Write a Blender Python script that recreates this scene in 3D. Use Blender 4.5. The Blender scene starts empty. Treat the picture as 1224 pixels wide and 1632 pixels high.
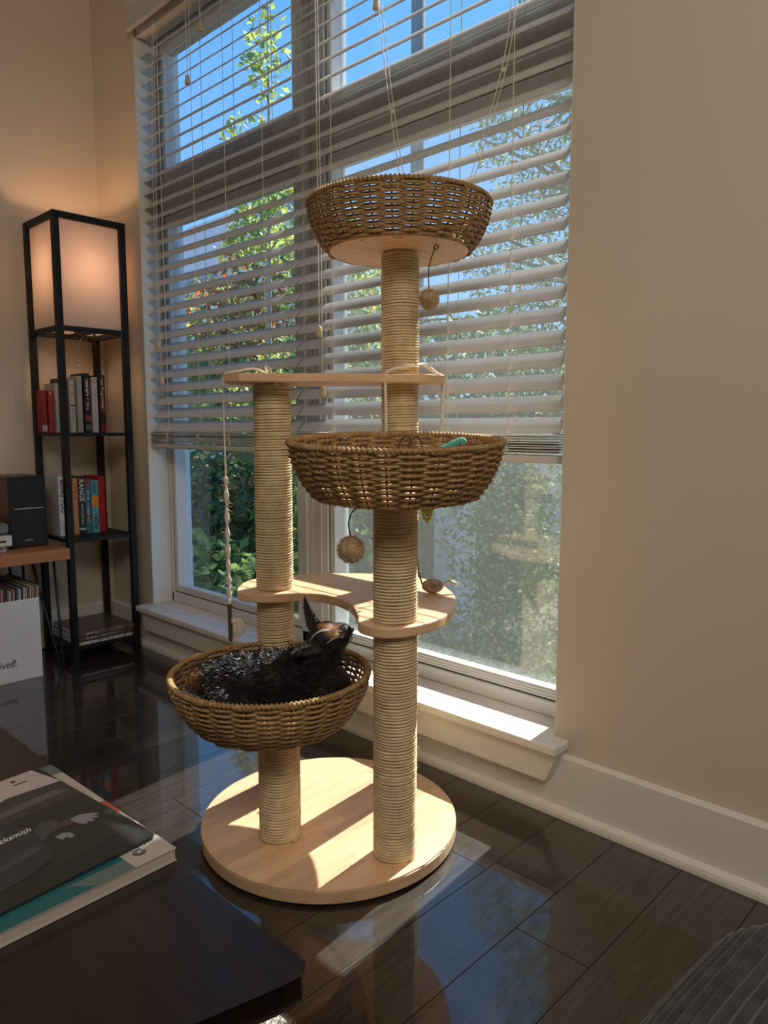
import bpy, bmesh, math, random
import numpy as np
from mathutils import Vector, Matrix
random.seed(7); rng = np.random.default_rng(7)
PI = math.pi
sc = bpy.context.scene
C = sc.collection

# ------------------------------------------------------------------ camera
YAW, TILT = math.radians(44.0), math.radians(6.55)
cam_d = bpy.data.cameras.new('camera'); cam = bpy.data.objects.new('camera', cam_d); C.objects.link(cam)
cam_d.sensor_fit = 'VERTICAL'; cam_d.sensor_height = 36.0; cam_d.lens = 1180.0 / 1632.0 * 36.0
cam_d.clip_start = 0.02; cam_d.clip_end = 300
cam.location = (0, 0, 0.87); cam.rotation_euler = (PI / 2 - TILT, 0, YAW)
sc.camera = cam

# ------------------------------------------------------------------ view
vs = sc.view_settings
vs.view_transform = 'Standard'; vs.look = 'None'; vs.gamma = 1.0; vs.exposure = 0.5; vs.use_curve_mapping = False
sc.display_settings.display_device = 'sRGB'

# ------------------------------------------------------------------ sky
world = bpy.data.worlds.new('sky'); sc.world = world; world.use_nodes = True
nt = world.node_tree; nt.nodes.clear()
o_ = nt.nodes.new('ShaderNodeOutputWorld'); bg = nt.nodes.new('ShaderNodeBackground')
tc = nt.nodes.new('ShaderNodeTexCoord'); sp = nt.nodes.new('ShaderNodeSeparateXYZ'); rp = nt.nodes.new('ShaderNodeValToRGB')
rp.color_ramp.elements[0].position = 0.0; rp.color_ramp.elements[0].color = (0.48, 0.70, 0.95, 1)
rp.color_ramp.elements[1].position = 1.0; rp.color_ramp.elements[1].color = (0.06, 0.25, 0.75, 1)
e = rp.color_ramp.elements.new(0.16); e.color = (0.30, 0.60, 1.05, 1)
e = rp.color_ramp.elements.new(0.5); e.color = (0.13, 0.43, 1.0, 1)
nt.links.new(tc.outputs['Generated'], sp.inputs[0]); nt.links.new(sp.outputs['Z'], rp.inputs[0])
nt.links.new(rp.outputs[0], bg.inputs[0]); bg.inputs[1].default_value = 0.97
nt.links.new(bg.outputs[0], o_.inputs[0])

# ------------------------------------------------------------------ sun and added fill light
def light(name, kind, loc, energy, color, aim=None, **kw):
    d = bpy.data.lights.new(name, kind); d.energy = energy; d.color = color
    for k, v in kw.items(): setattr(d, k, v)
    o = bpy.data.objects.new(name, d); C.objects.link(o); o.location = loc
    if aim is not None:
        o.rotation_euler = (Vector(aim) - Vector(loc)).to_track_quat('-Z', 'Y').to_euler()
    return o
SUN_TO = Vector((-0.10, 1.0, 1.045)).normalized()
light('sun', 'SUN', (-1.5, 8, 8), 10.5, (1.0, 0.94, 0.87), aim=Vector((-1.5, 8, 8)) - SUN_TO, angle=math.radians(0.6))
light('fill_light', 'AREA', (0.55, -0.35, 2.72), 46.0, (1.0, 0.90, 0.78), aim=(-0.5, 0.5, 0.0), shape='RECTANGLE', size=2.4, size_y=1.6)  # soft warm fill added to brighten the room side; no fixture stands here

# ------------------------------------------------------------------ materials
MATS = {}
def mat(name, col, rough=0.6, spec=0.5, metal=0.0, noise=None, bump=None, coat=0.0, coat_rough=0.05, sheen=0.0,
        trans=0.0, stretch=(1, 1, 1), emit=None, alpha=None, col2=None, coord='Object', detail=3.0):
    m = bpy.data.materials.new(name); m.use_nodes = True; t = m.node_tree; n = t.nodes; L = t.links
    b = n['Principled BSDF']; out = n['Material Output']
    b.inputs['Base Color'].default_value = (*col, 1); b.inputs['Roughness'].default_value = rough
    b.inputs['Specular IOR Level'].default_value = spec; b.inputs['Metallic'].default_value = metal
    b.inputs['Coat Weight'].default_value = coat; b.inputs['Coat Roughness'].default_value = coat_rough
    b.inputs['Sheen Weight'].default_value = sheen
    if noise or bump:
        tcn = n.new('ShaderNodeTexCoord'); mp = n.new('ShaderNodeMapping'); mp.inputs['Scale'].default_value = stretch
        L.new(tcn.outputs[coord], mp.inputs[0])
    if noise:
        sc_, amt = noise
        nz = n.new('ShaderNodeTexNoise'); nz.inputs['Scale'].default_value = sc_; nz.inputs['Detail'].default_value = detail
        L.new(mp.outputs[0], nz.inputs[0])
        r = n.new('ShaderNodeValToRGB'); r.color_ramp.elements[0].position = 0.32; r.color_ramp.elements[1].position = 0.68
        c2 = col2 if col2 else tuple(min(1, c * (1 + amt)) for c in col)
        c1 = col if col2 else tuple(c * (1 - amt) for c in col)
        r.color_ramp.elements[0].color = (*c1, 1); r.color_ramp.elements[1].color = (*c2, 1)
        L.new(nz.outputs['Fac'], r.inputs[0]); L.new(r.outputs[0], b.inputs['Base Color'])
    if bump:
        sc2, st, dist = bump
        nb = n.new('ShaderNodeTexNoise'); nb.inputs['Scale'].default_value = sc2; nb.inputs['Detail'].default_value = 4
        L.new(mp.outputs[0], nb.inputs[0])
        bm_ = n.new('ShaderNodeBump'); bm_.inputs['Strength'].default_value = st; bm_.inputs['Distance'].default_value = dist
        L.new(nb.outputs['Fac'], bm_.inputs['Height']); L.new(bm_.outputs[0], b.inputs['Normal'])
    if emit:
        b.inputs['Emission Color'].default_value = (*emit[0], 1); b.inputs['Emission Strength'].default_value = emit[1]
    if trans > 0:
        tr = n.new('ShaderNodeBsdfTranslucent'); mx = n.new('ShaderNodeMixShader'); mx.inputs[0].default_value = trans
        if noise: L.new(r.outputs[0], tr.inputs[0])
        else: tr.inputs[0].default_value = (*col, 1)
        L.new(b.outputs[0], mx.inputs[1]); L.new(tr.outputs[0], mx.inputs[2]); L.new(mx.outputs[0], out.inputs[0])
    MATS[name] = m
    return m

def glass_mat(name, tint=(0.93, 0.96, 0.96), haze=0.0, hazecol=(0.6, 0.62, 0.6), refl=1.0):
    m = bpy.data.materials.new(name); m.use_nodes = True; t = m.node_tree; n = t.nodes; L = t.links; n.clear()
    out = n.new('ShaderNodeOutputMaterial'); tp = n.new('ShaderNodeBsdfTransparent'); tp.inputs[0].default_value = (*tint, 1)
    last = tp
    if haze > 0:
        df = n.new('ShaderNodeBsdfDiffuse'); df.inputs[0].default_value = (*hazecol, 1)
        tl = n.new('ShaderNodeBsdfTranslucent'); tl.inputs[0].default_value = (*hazecol, 1)
        a = n.new('ShaderNodeMixShader'); a.inputs[0].default_value = 0.5
        L.new(df.outputs[0], a.inputs[1]); L.new(tl.outputs[0], a.inputs[2])
        bmx = n.new('ShaderNodeMixShader'); bmx.inputs[0].default_value = haze
        L.new(tp.outputs[0], bmx.inputs[1]); L.new(a.outputs[0], bmx.inputs[2]); last = bmx
    if refl > 0:
        gl = n.new('ShaderNodeBsdfGlossy'); gl.inputs['Roughness'].default_value = 0.01
        ge = n.new('ShaderNodeNewGeometry'); dt = n.new('ShaderNodeVectorMath'); dt.operation = 'DOT_PRODUCT'
        L.new(ge.outputs['Incoming'], dt.inputs[0]); L.new(ge.outputs['Normal'], dt.inputs[1])
        ab = n.new('ShaderNodeMath'); ab.operation = 'ABSOLUTE'; L.new(dt.outputs['Value'], ab.inputs[0])
        om = n.new('ShaderNodeMath'); om.operation = 'SUBTRACT'; om.inputs[0].default_value = 1.0; om.use_clamp = True; L.new(ab.outputs[0], om.inputs[1])
        pw = n.new('ShaderNodeMath'); pw.operation = 'POWER'; pw.inputs[1].default_value = 5.0; L.new(om.outputs[0], pw.inputs[0])
        mu = n.new('ShaderNodeMath'); mu.operation = 'MULTIPLY_ADD'; mu.inputs[1].default_value = .96 * refl; mu.inputs[2].default_value = .04 * refl; mu.use_clamp = True
        L.new(pw.outputs[0], mu.inputs[0])
        mx = n.new('ShaderNodeMixShader'); L.new(mu.outputs[0], mx.inputs[0])
        L.new(last.outputs[0], mx.inputs[1]); L.new(gl.outputs[0], mx.inputs[2]); last = mx
    L.new(last.outputs[0], out.inputs[0]); MATS[name] = m
    return m

def wood_mat(name, c1, c2, rough=0.45, scale=(40, 2.5, 40), coat=0.0, grain=6.0, spec=0.5, coat_rough=0.08, bump=0.08, coat_ior=1.5):
    m = bpy.data.materials.new(name); m.use_nodes = True; t = m.node_tree; n = t.nodes; L = t.links
    b = n['Principled BSDF']; b.inputs['Roughness'].default_value = rough; b.inputs['Coat Weight'].default_value = coat
    b.inputs['Coat Roughness'].default_value = coat_rough; b.inputs['Specular IOR Level'].default_value = spec; b.inputs['Coat IOR'].default_value = coat_ior
    tcn = n.new('ShaderNodeTexCoord'); mp = n.new('ShaderNodeMapping'); mp.inputs['Scale'].default_value = scale
    L.new(tcn.outputs['Object'], mp.inputs[0])
    oi = n.new('ShaderNodeObjectInfo'); ad = n.new('ShaderNodeVectorMath'); ad.operation = 'ADD'
    mlt = n.new('ShaderNodeMath'); mlt.operation = 'MULTIPLY'; mlt.inputs[1].default_value = 37.0
    L.new(oi.outputs['Random'], mlt.inputs[0]); L.new(mp.outputs[0], ad.inputs[0]); L.new(mlt.outputs[0], ad.inputs[1])
    nz = n.new('ShaderNodeTexNoise'); nz.inputs['Scale'].default_value = grain / 6.0; nz.inputs['Detail'].default_value = 6; nz.inputs['Roughness'].default_value = 0.65
    L.new(ad.outputs[0], nz.inputs[0])
    r = n.new('ShaderNodeValToRGB'); r.color_ramp.elements[0].position = 0.3; r.color_ramp.elements[1].position = 0.72
    r.color_ramp.elements[0].color = (*c1, 1); r.color_ramp.elements[1].color = (*c2, 1)
    L.new(nz.outputs['Fac'], r.inputs[0])
    hs = n.new('ShaderNodeHueSaturation')
    mv = n.new('ShaderNodeMapRange'); mv.inputs[3].default_value = 0.85; mv.inputs[4].default_value = 1.15
    L.new(oi.outputs['Random'], mv.inputs[0]); L.new(mv.outputs[0], hs.inputs['Value']); L.new(r.outputs[0], hs.inputs['Color'])
    L.new(hs.outputs[0], b.inputs['Base Color'])
    bp = n.new('ShaderNodeBump'); bp.inputs['Strength'].default_value = bump; bp.inputs['Distance'].default_value = 0.002
    L.new(nz.outputs['Fac'], bp.inputs['Height']); L.new(bp.outputs[0], b.inputs['Normal'])
    MATS[name] = m
    return m

mat('wall_paint', (0.66, 0.575, 0.465), 0.75, 0.25, bump=(60, 0.05, 0.003))
mat('ceiling_paint', (0.75, 0.72, 0.67), 0.8, 0.2)
mat('trim_white', (0.76, 0.73, 0.67), 0.45, 0.4)
mat('vinyl', (0.72, 0.72, 0.70), 0.35, 0.5)
mat('gasket', (0.03, 0.03, 0.035), 0.6)
mat('slat_white', (0.68, 0.67, 0.65), 0.5, 0.4, trans=0.08)
mat('cord', (0.78, 0.72, 0.60), 0.8)
mat('tassel_wood', (0.70, 0.52, 0.30), 0.5, noise=(30, 0.2))
wood_mat('floor_wood', (0.008, 0.005, 0.0032), (0.047, 0.034, 0.026), 0.40, scale=(130, 4, 130), coat=1.0, coat_rough=0.035, bump=0.05, spec=0.35, coat_ior=1.65)
mat('floor_gap', (0.006, 0.005, 0.004), 0.8)
wood_mat('rubberwood', (0.66, 0.41, 0.225), (0.82, 0.56, 0.35), 0.42, scale=(45, 4, 45), bump=0.03)
mat('sisal', (0.74, 0.59, 0.37), 0.85, 0.2, noise=(40, 0.14), bump=(700, 0.5, 0.002), detail=5)
mat('sisal_fibre', (0.78, 0.64, 0.42), 0.7, 0.3, trans=0.4)
mat('wicker', (0.42, 0.26, 0.115), 0.62, 0.35, noise=(90, 0.3), bump=(500, 0.45, 0.0015), trans=.10)
mat('wicker_stake', (0.30, 0.18, 0.08), 0.7)
mat('staple', (0.75, 0.75, 0.75), 0.3, metal=0.9)
mat('cord_brown', (0.09, 0.05, 0.03), 0.7)
mat('pompom_fur', (0.74, 0.58, 0.38), 0.9, 0.1, noise=(60, 0.2), trans=0.3)
mat('rope_white', (0.72, 0.66, 0.56), 0.85, 0.2, bump=(400, 0.5, 0.002))
mat('black_wood', (0.011, 0.010, 0.010), 0.5, 0.28, noise=(20, 0.3))
mat('shade_fabric', (0.60, 0.555, 0.54), 0.8, 0.1, trans=0.5)
mat('bulb_glass', (1.0, 0.85, 0.6), 0.4, emit=((1.0, 0.62, 0.28), 4.0))
wood_mat('desk_wood', (0.42, 0.16, 0.055), (0.58, 0.25, 0.10), 0.42, scale=(50, 5, 50))
mat('metal_black', (0.012, 0.012, 0.013), 0.35, 0.5, metal=0.3)
mat('box_white', (0.78, 0.76, 0.73), 0.6, noise=(6, 0.04))
mat('print_black', (0.02, 0.02, 0.02), 0.6)
mat('print_white', (0.80, 0.80, 0.78), 0.6)
mat('speaker_cloth', (0.022, 0.023, 0.026), 0.85, bump=(900, 0.3, 0.001))
mat('speaker_cabinet', (0.10, 0.035, 0.02), 0.4)
mat('silver', (0.62, 0.62, 0.62), 0.3, metal=0.7)
mat('smoke_acrylic', (0.25, 0.25, 0.25), 0.1, spec=0.6, trans=0.3)
mat('paper', (0.70, 0.66, 0.58), 0.8, noise=(300, 0.15), stretch=(0.02, 0.02, 1))
mat('coffee_table_wood', (0.011, 0.006, 0.0045), 0.34, 0.5, noise=(4, 0.5), stretch=(2, 14, 2), coat=0.35, coat_rough=0.22)
mat('rug_white', (0.66, 0.64, 0.58), 0.95, bump=(200, 1.0, 0.01))
mat('rug_navy', (0.012, 0.014, 0.03), 0.95, bump=(200, 1.0, 0.01))
mat('knit_grey', (0.045, 0.043, 0.042), 0.95, 0.15, noise=(70, 0.25), sheen=0.25, bump=(300, 0.4, 0.002))
glass_mat('window_glass', refl=1.7)
glass_mat('insect_screen', tint=(0.95, 0.95, 0.95), haze=0.08, hazecol=(0.62, 0.62, 0.52), refl=0.0)

# ------------------------------------------------------------------ mesh helpers
WLOC = {}
def wl(o):
    return WLOC.get(o.name, Vector((0, 0, 0))) if o else Vector((0, 0, 0))

class MB:
    def __init__(s): s.v = []; s.f = []; s.mi = []
    def add(s, vs_, fs, mi=0):
        b = len(s.v); s.v.extend([tuple(v) for v in vs_]); s.f.extend([tuple(i + b for i in f) for f in fs]); s.mi.extend([mi] * len(fs)); return s
    def box(s, x0, x1, y0, y1, z0, z1, mi=0, M=None):
        P = [(x0, y0, z0), (x1, y0, z0), (x1, y1, z0), (x0, y1, z0), (x0, y0, z1), (x1, y0, z1), (x1, y1, z1), (x0, y1, z1)]
        if M is not None: P = [M @ Vector(p) for p in P]
        return s.add(P, [(3, 2, 1, 0), (4, 5, 6, 7), (0, 1, 5, 4), (1, 2, 6, 5), (2, 3, 7, 6), (3, 0, 4, 7)], mi)
    def bbox(s, x0, x1, y0, y1, z0, z1, r=0.002, mi=0, M=None):
        bm = bmesh.new(); bmesh.ops.create_cube(bm, size=1)
        for v in bm.verts: v.co = Vector((x0 + (v.co.x + .5) * (x1 - x0), y0 + (v.co.y + .5) * (y1 - y0), z0 + (v.co.z + .5) * (z1 - z0)))
        bmesh.ops.bevel(bm, geom=bm.edges[:], offset=r, segments=2, affect='EDGES', profile=0.5)
        P = [(M @ v.co if M is not None else v.co.copy()) for v in bm.verts]; bm.verts.index_update()
        F = [tuple(v.index for v in f.verts) for f in bm.faces]; bm.free()
        return s.add(P, F, mi)
    def prism(s, poly, z0, z1, mi=0, r=0.0):
        n = len(poly)
        if r > 0:
            c = np.mean(np.array(poly), axis=0)
            def off(d):
                out = []
                for i in range(n):
                    a, b_, c_ = np.array(poly[i - 1]), np.array(poly[i]), np.array(poly[(i + 1) % n])
                    t = c_ - a; t = t / (np.linalg.norm(t) + 1e-9); nn = np.array([t[1], -t[0]])
                    out.append(tuple(b_ - nn * d))
                return out
            rings = [(off(r), z0), (off(r * .3), z0 + r * .3), (poly, z0 + r), (poly, z1 - r), (off(r * .3), z1 - r * .3), (off(r), z1)]
        else:
            rings = [(poly, z0), (poly, z1)]
        P = []; F = []
        for ring, z in rings: P += [(p[0], p[1], z) for p in ring]
        k = len(rings)
        for j in range(k - 1):
            for i in range(n): F.append((j * n + i, j * n + (i + 1) % n, (j + 1) * n + (i + 1) % n, (j + 1) * n + i))
        F.append(tuple(reversed(range(n)))); F.append(tuple((k - 1) * n + i for i in range(n)))
        return s.add(P, F, mi)
    def tube(s, path, r, sides=8, closed=False, cap=True, mi=0, rb=None):
        path = [Vector(p) for p in path]; n = len(path)
        rr = r if hasattr(r, '__len__') else [r] * n
        P = []; F = []; up = None
        for i, p in enumerate(path):
            if closed: t = path[(i + 1) % n] - path[i - 1]
            else: t = path[min(i + 1, n - 1)] - path[max(i - 1, 0)]
            t = t.normalized() if t.length > 1e-9 else Vector((0, 0, 1))
            if up is None: up = Vector((0, 0, 1)) if abs(t.z) < 0.9 else Vector((1, 0, 0))
            a = t.cross(up)
            if a.length < 1e-6: a = t.orthogonal()
            a.normalize(); b_ = a.cross(t).normalized(); up = b_
            for k in range(sides):
                th = 2 * PI * k / sides
                P.append(p + a * (math.cos(th) * rr[i]) + b_ * (math.sin(th) * (rb[i] if rb is not None else rr[i])))
        m = n if closed else n - 1
        for i in range(m):
            for k in range(sides):
                F.append((i * sides + k, i * sides + (k + 1) % sides, ((i + 1) % n) * sides + (k + 1) % sides, ((i + 1) % n) * sides + k))
        if cap and not closed:
            F.append(tuple(reversed(range(sides)))); F.append(tuple((n - 1) * sides + k for k in range(sides)))
        return s.add(P, F, mi)
    def lathe(s, prof, cx, cy, segs=32, mi=0):
        P = []; F = []; n = len(prof)
        for (r, z) in prof:
            for k in range(segs):
                th = 2 * PI * k / segs; P.append((cx + r * math.cos(th), cy + r * math.sin(th), z))
        for j in range(n - 1):
            for k in range(segs): F.append((j * segs + k, j * segs + (k + 1) % segs, (j + 1) * segs + (k + 1) % segs, (j + 1) * segs + k))
        F.append(tuple(reversed(range(segs)))); F.append(tuple((n - 1) * segs + k for k in range(segs)))
        return s.add(P, F, mi)
    def ellipsoid(s, c, r, u=16, v=10, M=None, mi=0):
        P = []; F = []; c = Vector(c)
        for j in range(v + 1):
            ph = PI * j / v
            for i in range(u):
                th = 2 * PI * i / u
                p = Vector((r[0] * math.sin(ph) * math.cos(th), r[1] * math.sin(ph) * math.sin(th), r[2] * math.cos(ph)))
                if M is not None: p = M @ p
                P.append(c + p)
        for j in range(v):
            for i in range(u): F.append((j * u + i, (j + 1) * u + i, (j + 1) * u + (i + 1) % u, j * u + (i + 1) % u))
        return s.add(P, F, mi)
    def build(s, name, m, parent=None, smooth=False, loc=None):
        """one mesh object; its origin sits at loc (world) or, for a part, at its parent's origin"""
        me = bpy.data.meshes.new(name)
        base = Vector(loc) if loc is not None else wl(parent)
        V = np.array([tuple(v) for v in s.v], dtype=np.float64) - np.array(base)
        me.from_pydata(V.tolist(), [], s.f)
        ms = m if isinstance(m, (list, tuple)) else [m]
        for q in ms: me.materials.append(MATS[q])
        if len(ms) > 1: me.polygons.foreach_set('material_index', s.mi)
        if smooth: me.polygons.foreach_set('use_smooth', [True] * len(me.polygons))
        me.update()
        ob = bpy.data.objects.new(name, me); C.objects.link(ob)
        if parent: ob.parent = parent; ob.location = base - wl(parent)
        else: ob.location = base
        WLOC[ob.name] = base
        return ob

def tag(o, label=None, cat=None, group=None, kind=None):
    if label: o['label'] = label
    if cat: o['category'] = cat
    if group: o['group'] = group
    if kind: o['kind'] = kind
    return o
def thing(name, label, cat, loc, group=None):
    o = bpy.data.objects.new(name, None); o.empty_display_size = 0.05; C.objects.link(o); o.location = loc
    WLOC[o.name] = Vector(loc)
    return tag(o, label, cat, group)
def place(name, me, parent, loc, rot=(0, 0, 0)):
    o = bpy.data.objects.new(name, me); C.objects.link(o); o.parent = parent
    o.location = Vector(loc) - wl(parent); o.rotation_euler = rot; WLOC[o.name] = Vector(loc)
    return o
def text(name, body, size, loc, ex, ey, m, parent, shear=0.0, align='LEFT', extrude=0.00025, sx=1.0, bold=0.0):
    cu = bpy.data.curves.new(name, 'FONT'); cu.body = body; cu.size = size; cu.extrude = extrude; cu.shear = shear
    cu.align_x = align; cu.align_y = 'CENTER'; cu.offset = bold; cu.resolution_u = 3
    cu.materials.append(MATS[m])
    ex = Vector(ex).normalized(); ey = Vector(ey).normalized(); ez = ex.cross(ey)
    M = Matrix((ex * sx, ey, ez)).transposed()
    o = bpy.data.objects.new(name, cu); C.objects.link(o); o.parent = parent
    o.matrix_local = Matrix.Translation(Vector(loc) - wl(parent)) @ M.to_4x4()
    WLOC[o.name] = Vector(loc)
    return o
def smooth_path(pts, n=8, closed=False):
    P = [Vector(p) for p in pts]; out = []
    N = len(P); rngi = range(N) if closed else range(N - 1)
    for i in rngi:
        p0 = P[i - 1] if (closed or i > 0) else P[0]; p1 = P[i]; p2 = P[(i + 1) % N]
        p3 = P[(i + 2) % N] if (closed or i + 2 < N) else P[-1]
        for k in range(n):
            t = k / n
            out.append(0.5 * ((2 * p1) + (-p0 + p2) * t + (2 * p0 - 5 * p1 + 4 * p2 - p3) * t * t + (-p0 + 3 * p1 - 3 * p2 + p3) * t ** 3))
    if not closed: out.append(P[-1])
    return out
def strips(points, dirs, length, width, jitter=0.3):
    """thin tapered hairs as two-triangle blades"""
    v = []; f = []
    for p, d in zip(points, dirs):
        p = Vector(p); d = Vector(d).normalized(); l = length * (1 - jitter + 2 * jitter * random.random())
        side = d.cross(Vector((random.gauss(0, 1), random.gauss(0, 1), random.gauss(0, 1))))
        if side.length < 1e-6: continue
        side.normalize(); w = width * .5; b = len(v)
        bend = Vector((random.gauss(0, .25), random.gauss(0, .25), random.gauss(0, .25)))
        v += [p - side * w, p + side * w, p + (d + bend * .4).normalized() * l * .55 + side * w * .7, p + (d + bend).normalized() * l]
        f += [(b, b + 1, b + 2), (b, b + 2, b + 3)]
    m = MB(); m.add(v, f); return m

# ================================================================== THE ROOM
XL, XR, YW, YB, ZC = -2.98, 2.6, 1.43, -3.2, 2.78           # left wall, right wall, window wall, back wall, ceiling
OX0, OX1, OZ0, OZ1, YO = -2.65, -0.84, 0.155, 2.33, 1.608    # window opening and outer wall face

floor = MB().box(XL - .1, XR + .1, YB - .1, YW + .02, -0.06, -0.012).build('floor', 'floor_gap', loc=(0, 0, -0.012)); tag(floor, kind='structure')
# planks run towards the window; widths 0.14 m
PW = 0.14
def plank_mesh(L):
    return MB().bbox(-PW / 2 + .0006, PW / 2 - .0006, 0, L - .0012, -0.012, 0, r=0.0006).build('plank', 'floor_wood', loc=(0, 0, 0))
pm = {}
for L in (0.6, 0.9, 1.2, 1.5):
    o = plank_mesh(L); pm[L] = o.data; bpy.data.objects.remove(o)
rows = int((1.4 - XL) / PW) + 1
x_first = -0.67 - PW * math.ceil((-0.67 - XL) / PW)
fixed_end = {round(-0.74, 2): 1.165, round(-0.60, 2): 1.027}
for r in range(rows):
    xc = x_first + PW * (r + .5)
    if xc - PW / 2 < XL - .07: continue
    key = round(xc, 2)
    ends = []; y = YW + .01
    if key in fixed_end: first = y - fixed_end[key]
    else: first = random.uniform(0.15, 1.1)
    yc = y - first
    # the first piece at the wall is a cut plank
    o = place('plank', pm[1.5] if first > .9 else (pm[1.2] if first > .6 else pm[0.9]), floor, (xc, yc, 0)); 
    L0 = 1.5 if first > .9 else (1.2 if first > .6 else 0.9)
    o.scale = (1, first / L0, 1)
    while yc > -1.6:
        L = random.choice((0.6, 0.9, 1.2, 1.5)); yc -= L
        place('plank', pm[L], floor, (xc, yc, 0))
rest = MB().box(1.35, XR, YB, YW, -.012, 0).box(XL, 1.35, YB, -1.5, -.012, -.001).build('floor_boards', 'floor_wood', floor)
rest['kind'] = 'stuff'

def quad_wall(name, m, *boxes):
    b = MB()
    for q in boxes: b.box(*q)
    o = b.build(name, m); tag(o, kind='structure'); return o
quad_wall('wall_window', 'wall_paint', (XL - .2, OX0, YW, YO, -.06, ZC), (OX1, XR + .2, YW, YO, -.06, ZC), (OX0, OX1, YW, YO, OZ1, ZC), (OX0, OX1, YW, YO, -.06, OZ0))
quad_wall('wall_left', 'wall_paint', (XL - .2, XL, YB - .2, YW, -.06, ZC))
quad_wall('wall_right', 'wall_paint', (XR, XR + .2, YB - .2, YW, -.06, ZC))
quad_wall('wall_back', 'wall_paint', (XL, XR, YB - .2, YB, -.06, ZC))
quad_wall('ceiling', 'ceiling_paint', (XL - .2, XR + .2, YB - .2, YO, ZC, ZC + .15))

def baseboard(name, x0, x1):
    b = MB(); y = YW - .0015
    prof = [(0, 0.0), (0, .142), (-.006, .142), (-.013, .134), (-.014, .022), (-.028, .016), (-.0305, .008), (-.0305, 0.0)]
    n = len(prof); P = [(x0, y + a, z) for a, z in prof] + [(x1, y + a, z) for a, z in prof]
    F = [(i, (i + 1) % n, n + (i + 1) % n, n + i) for i in range(n)] + [tuple(reversed(range(n))), tuple(range(n, 2 * n))]
    b.add(P, F); o = b.build(name, 'trim_white'); tag(o, kind='structure'); return o
baseboard('baseboard_window', XL, XR)
b = MB(); x = XL + .0015
prof = [(0, 0.0), (0, .142), (.006, .142), (.013, .134), (.014, .022), (.028, .016), (.0305, .008), (.0305, 0.0)]; n = len(prof)
b.add([(x + a, YB, z) for a, z in prof] + [(x + a, YW - .032, z) for a, z in prof], [(i, (i + 1) % n, n + (i + 1) % n, n + i) for i in range(n)] + [tuple(reversed(range(n))), tuple(range(n, 2 * n))])
tag(b.build('baseboard_left', 'trim_white'), kind='structure')

# sill (stool) and apron
b = MB(); b.bbox(-2.675, -0.803, 1.366, YW + .0, .153, .175, r=.005); b.box(OX0 + .001, OX1 - .001, YW, 1.52, .154, .1745)
tag(b.build('trim_1', 'trim_white'), kind='structure')
b = MB(); ax0, ax1 = -2.668, -0.808
P = [(ax0, 1.385, .153), (ax1, 1.385, .153), (ax1 - .03, 1.385, .082), (ax0 + .03, 1.385, .082)]
P = P + [(p[0], 1.4275, p[2]) for p in P]
b.add(P, [(0, 3, 2, 1), (4, 5, 6, 7), (0, 1, 5, 4), (1, 2, 6, 5), (2, 3, 7, 6), (3, 0, 4, 7)])
tag(b.build('trim_2', 'trim_white'), kind='structure')

# white plaster returns of the window recess
mat('reveal_white', (0.74, 0.74, 0.70), 0.7, 0.25)
b = MB(); b.box(OX0, OX0 + .0025, YW + .0005, 1.514, .1755, OZ1 - .003); b.box(OX1 - .0025, OX1, YW + .0005, 1.514, .1755, OZ1 - .003); b.box(OX0 + .003, OX1 - .003, YW + .0005, 1.514, OZ1 - .0025, OZ1 - .0003)
tag(b.build('trim_3', 'reveal_white'), kind='structure')
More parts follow.
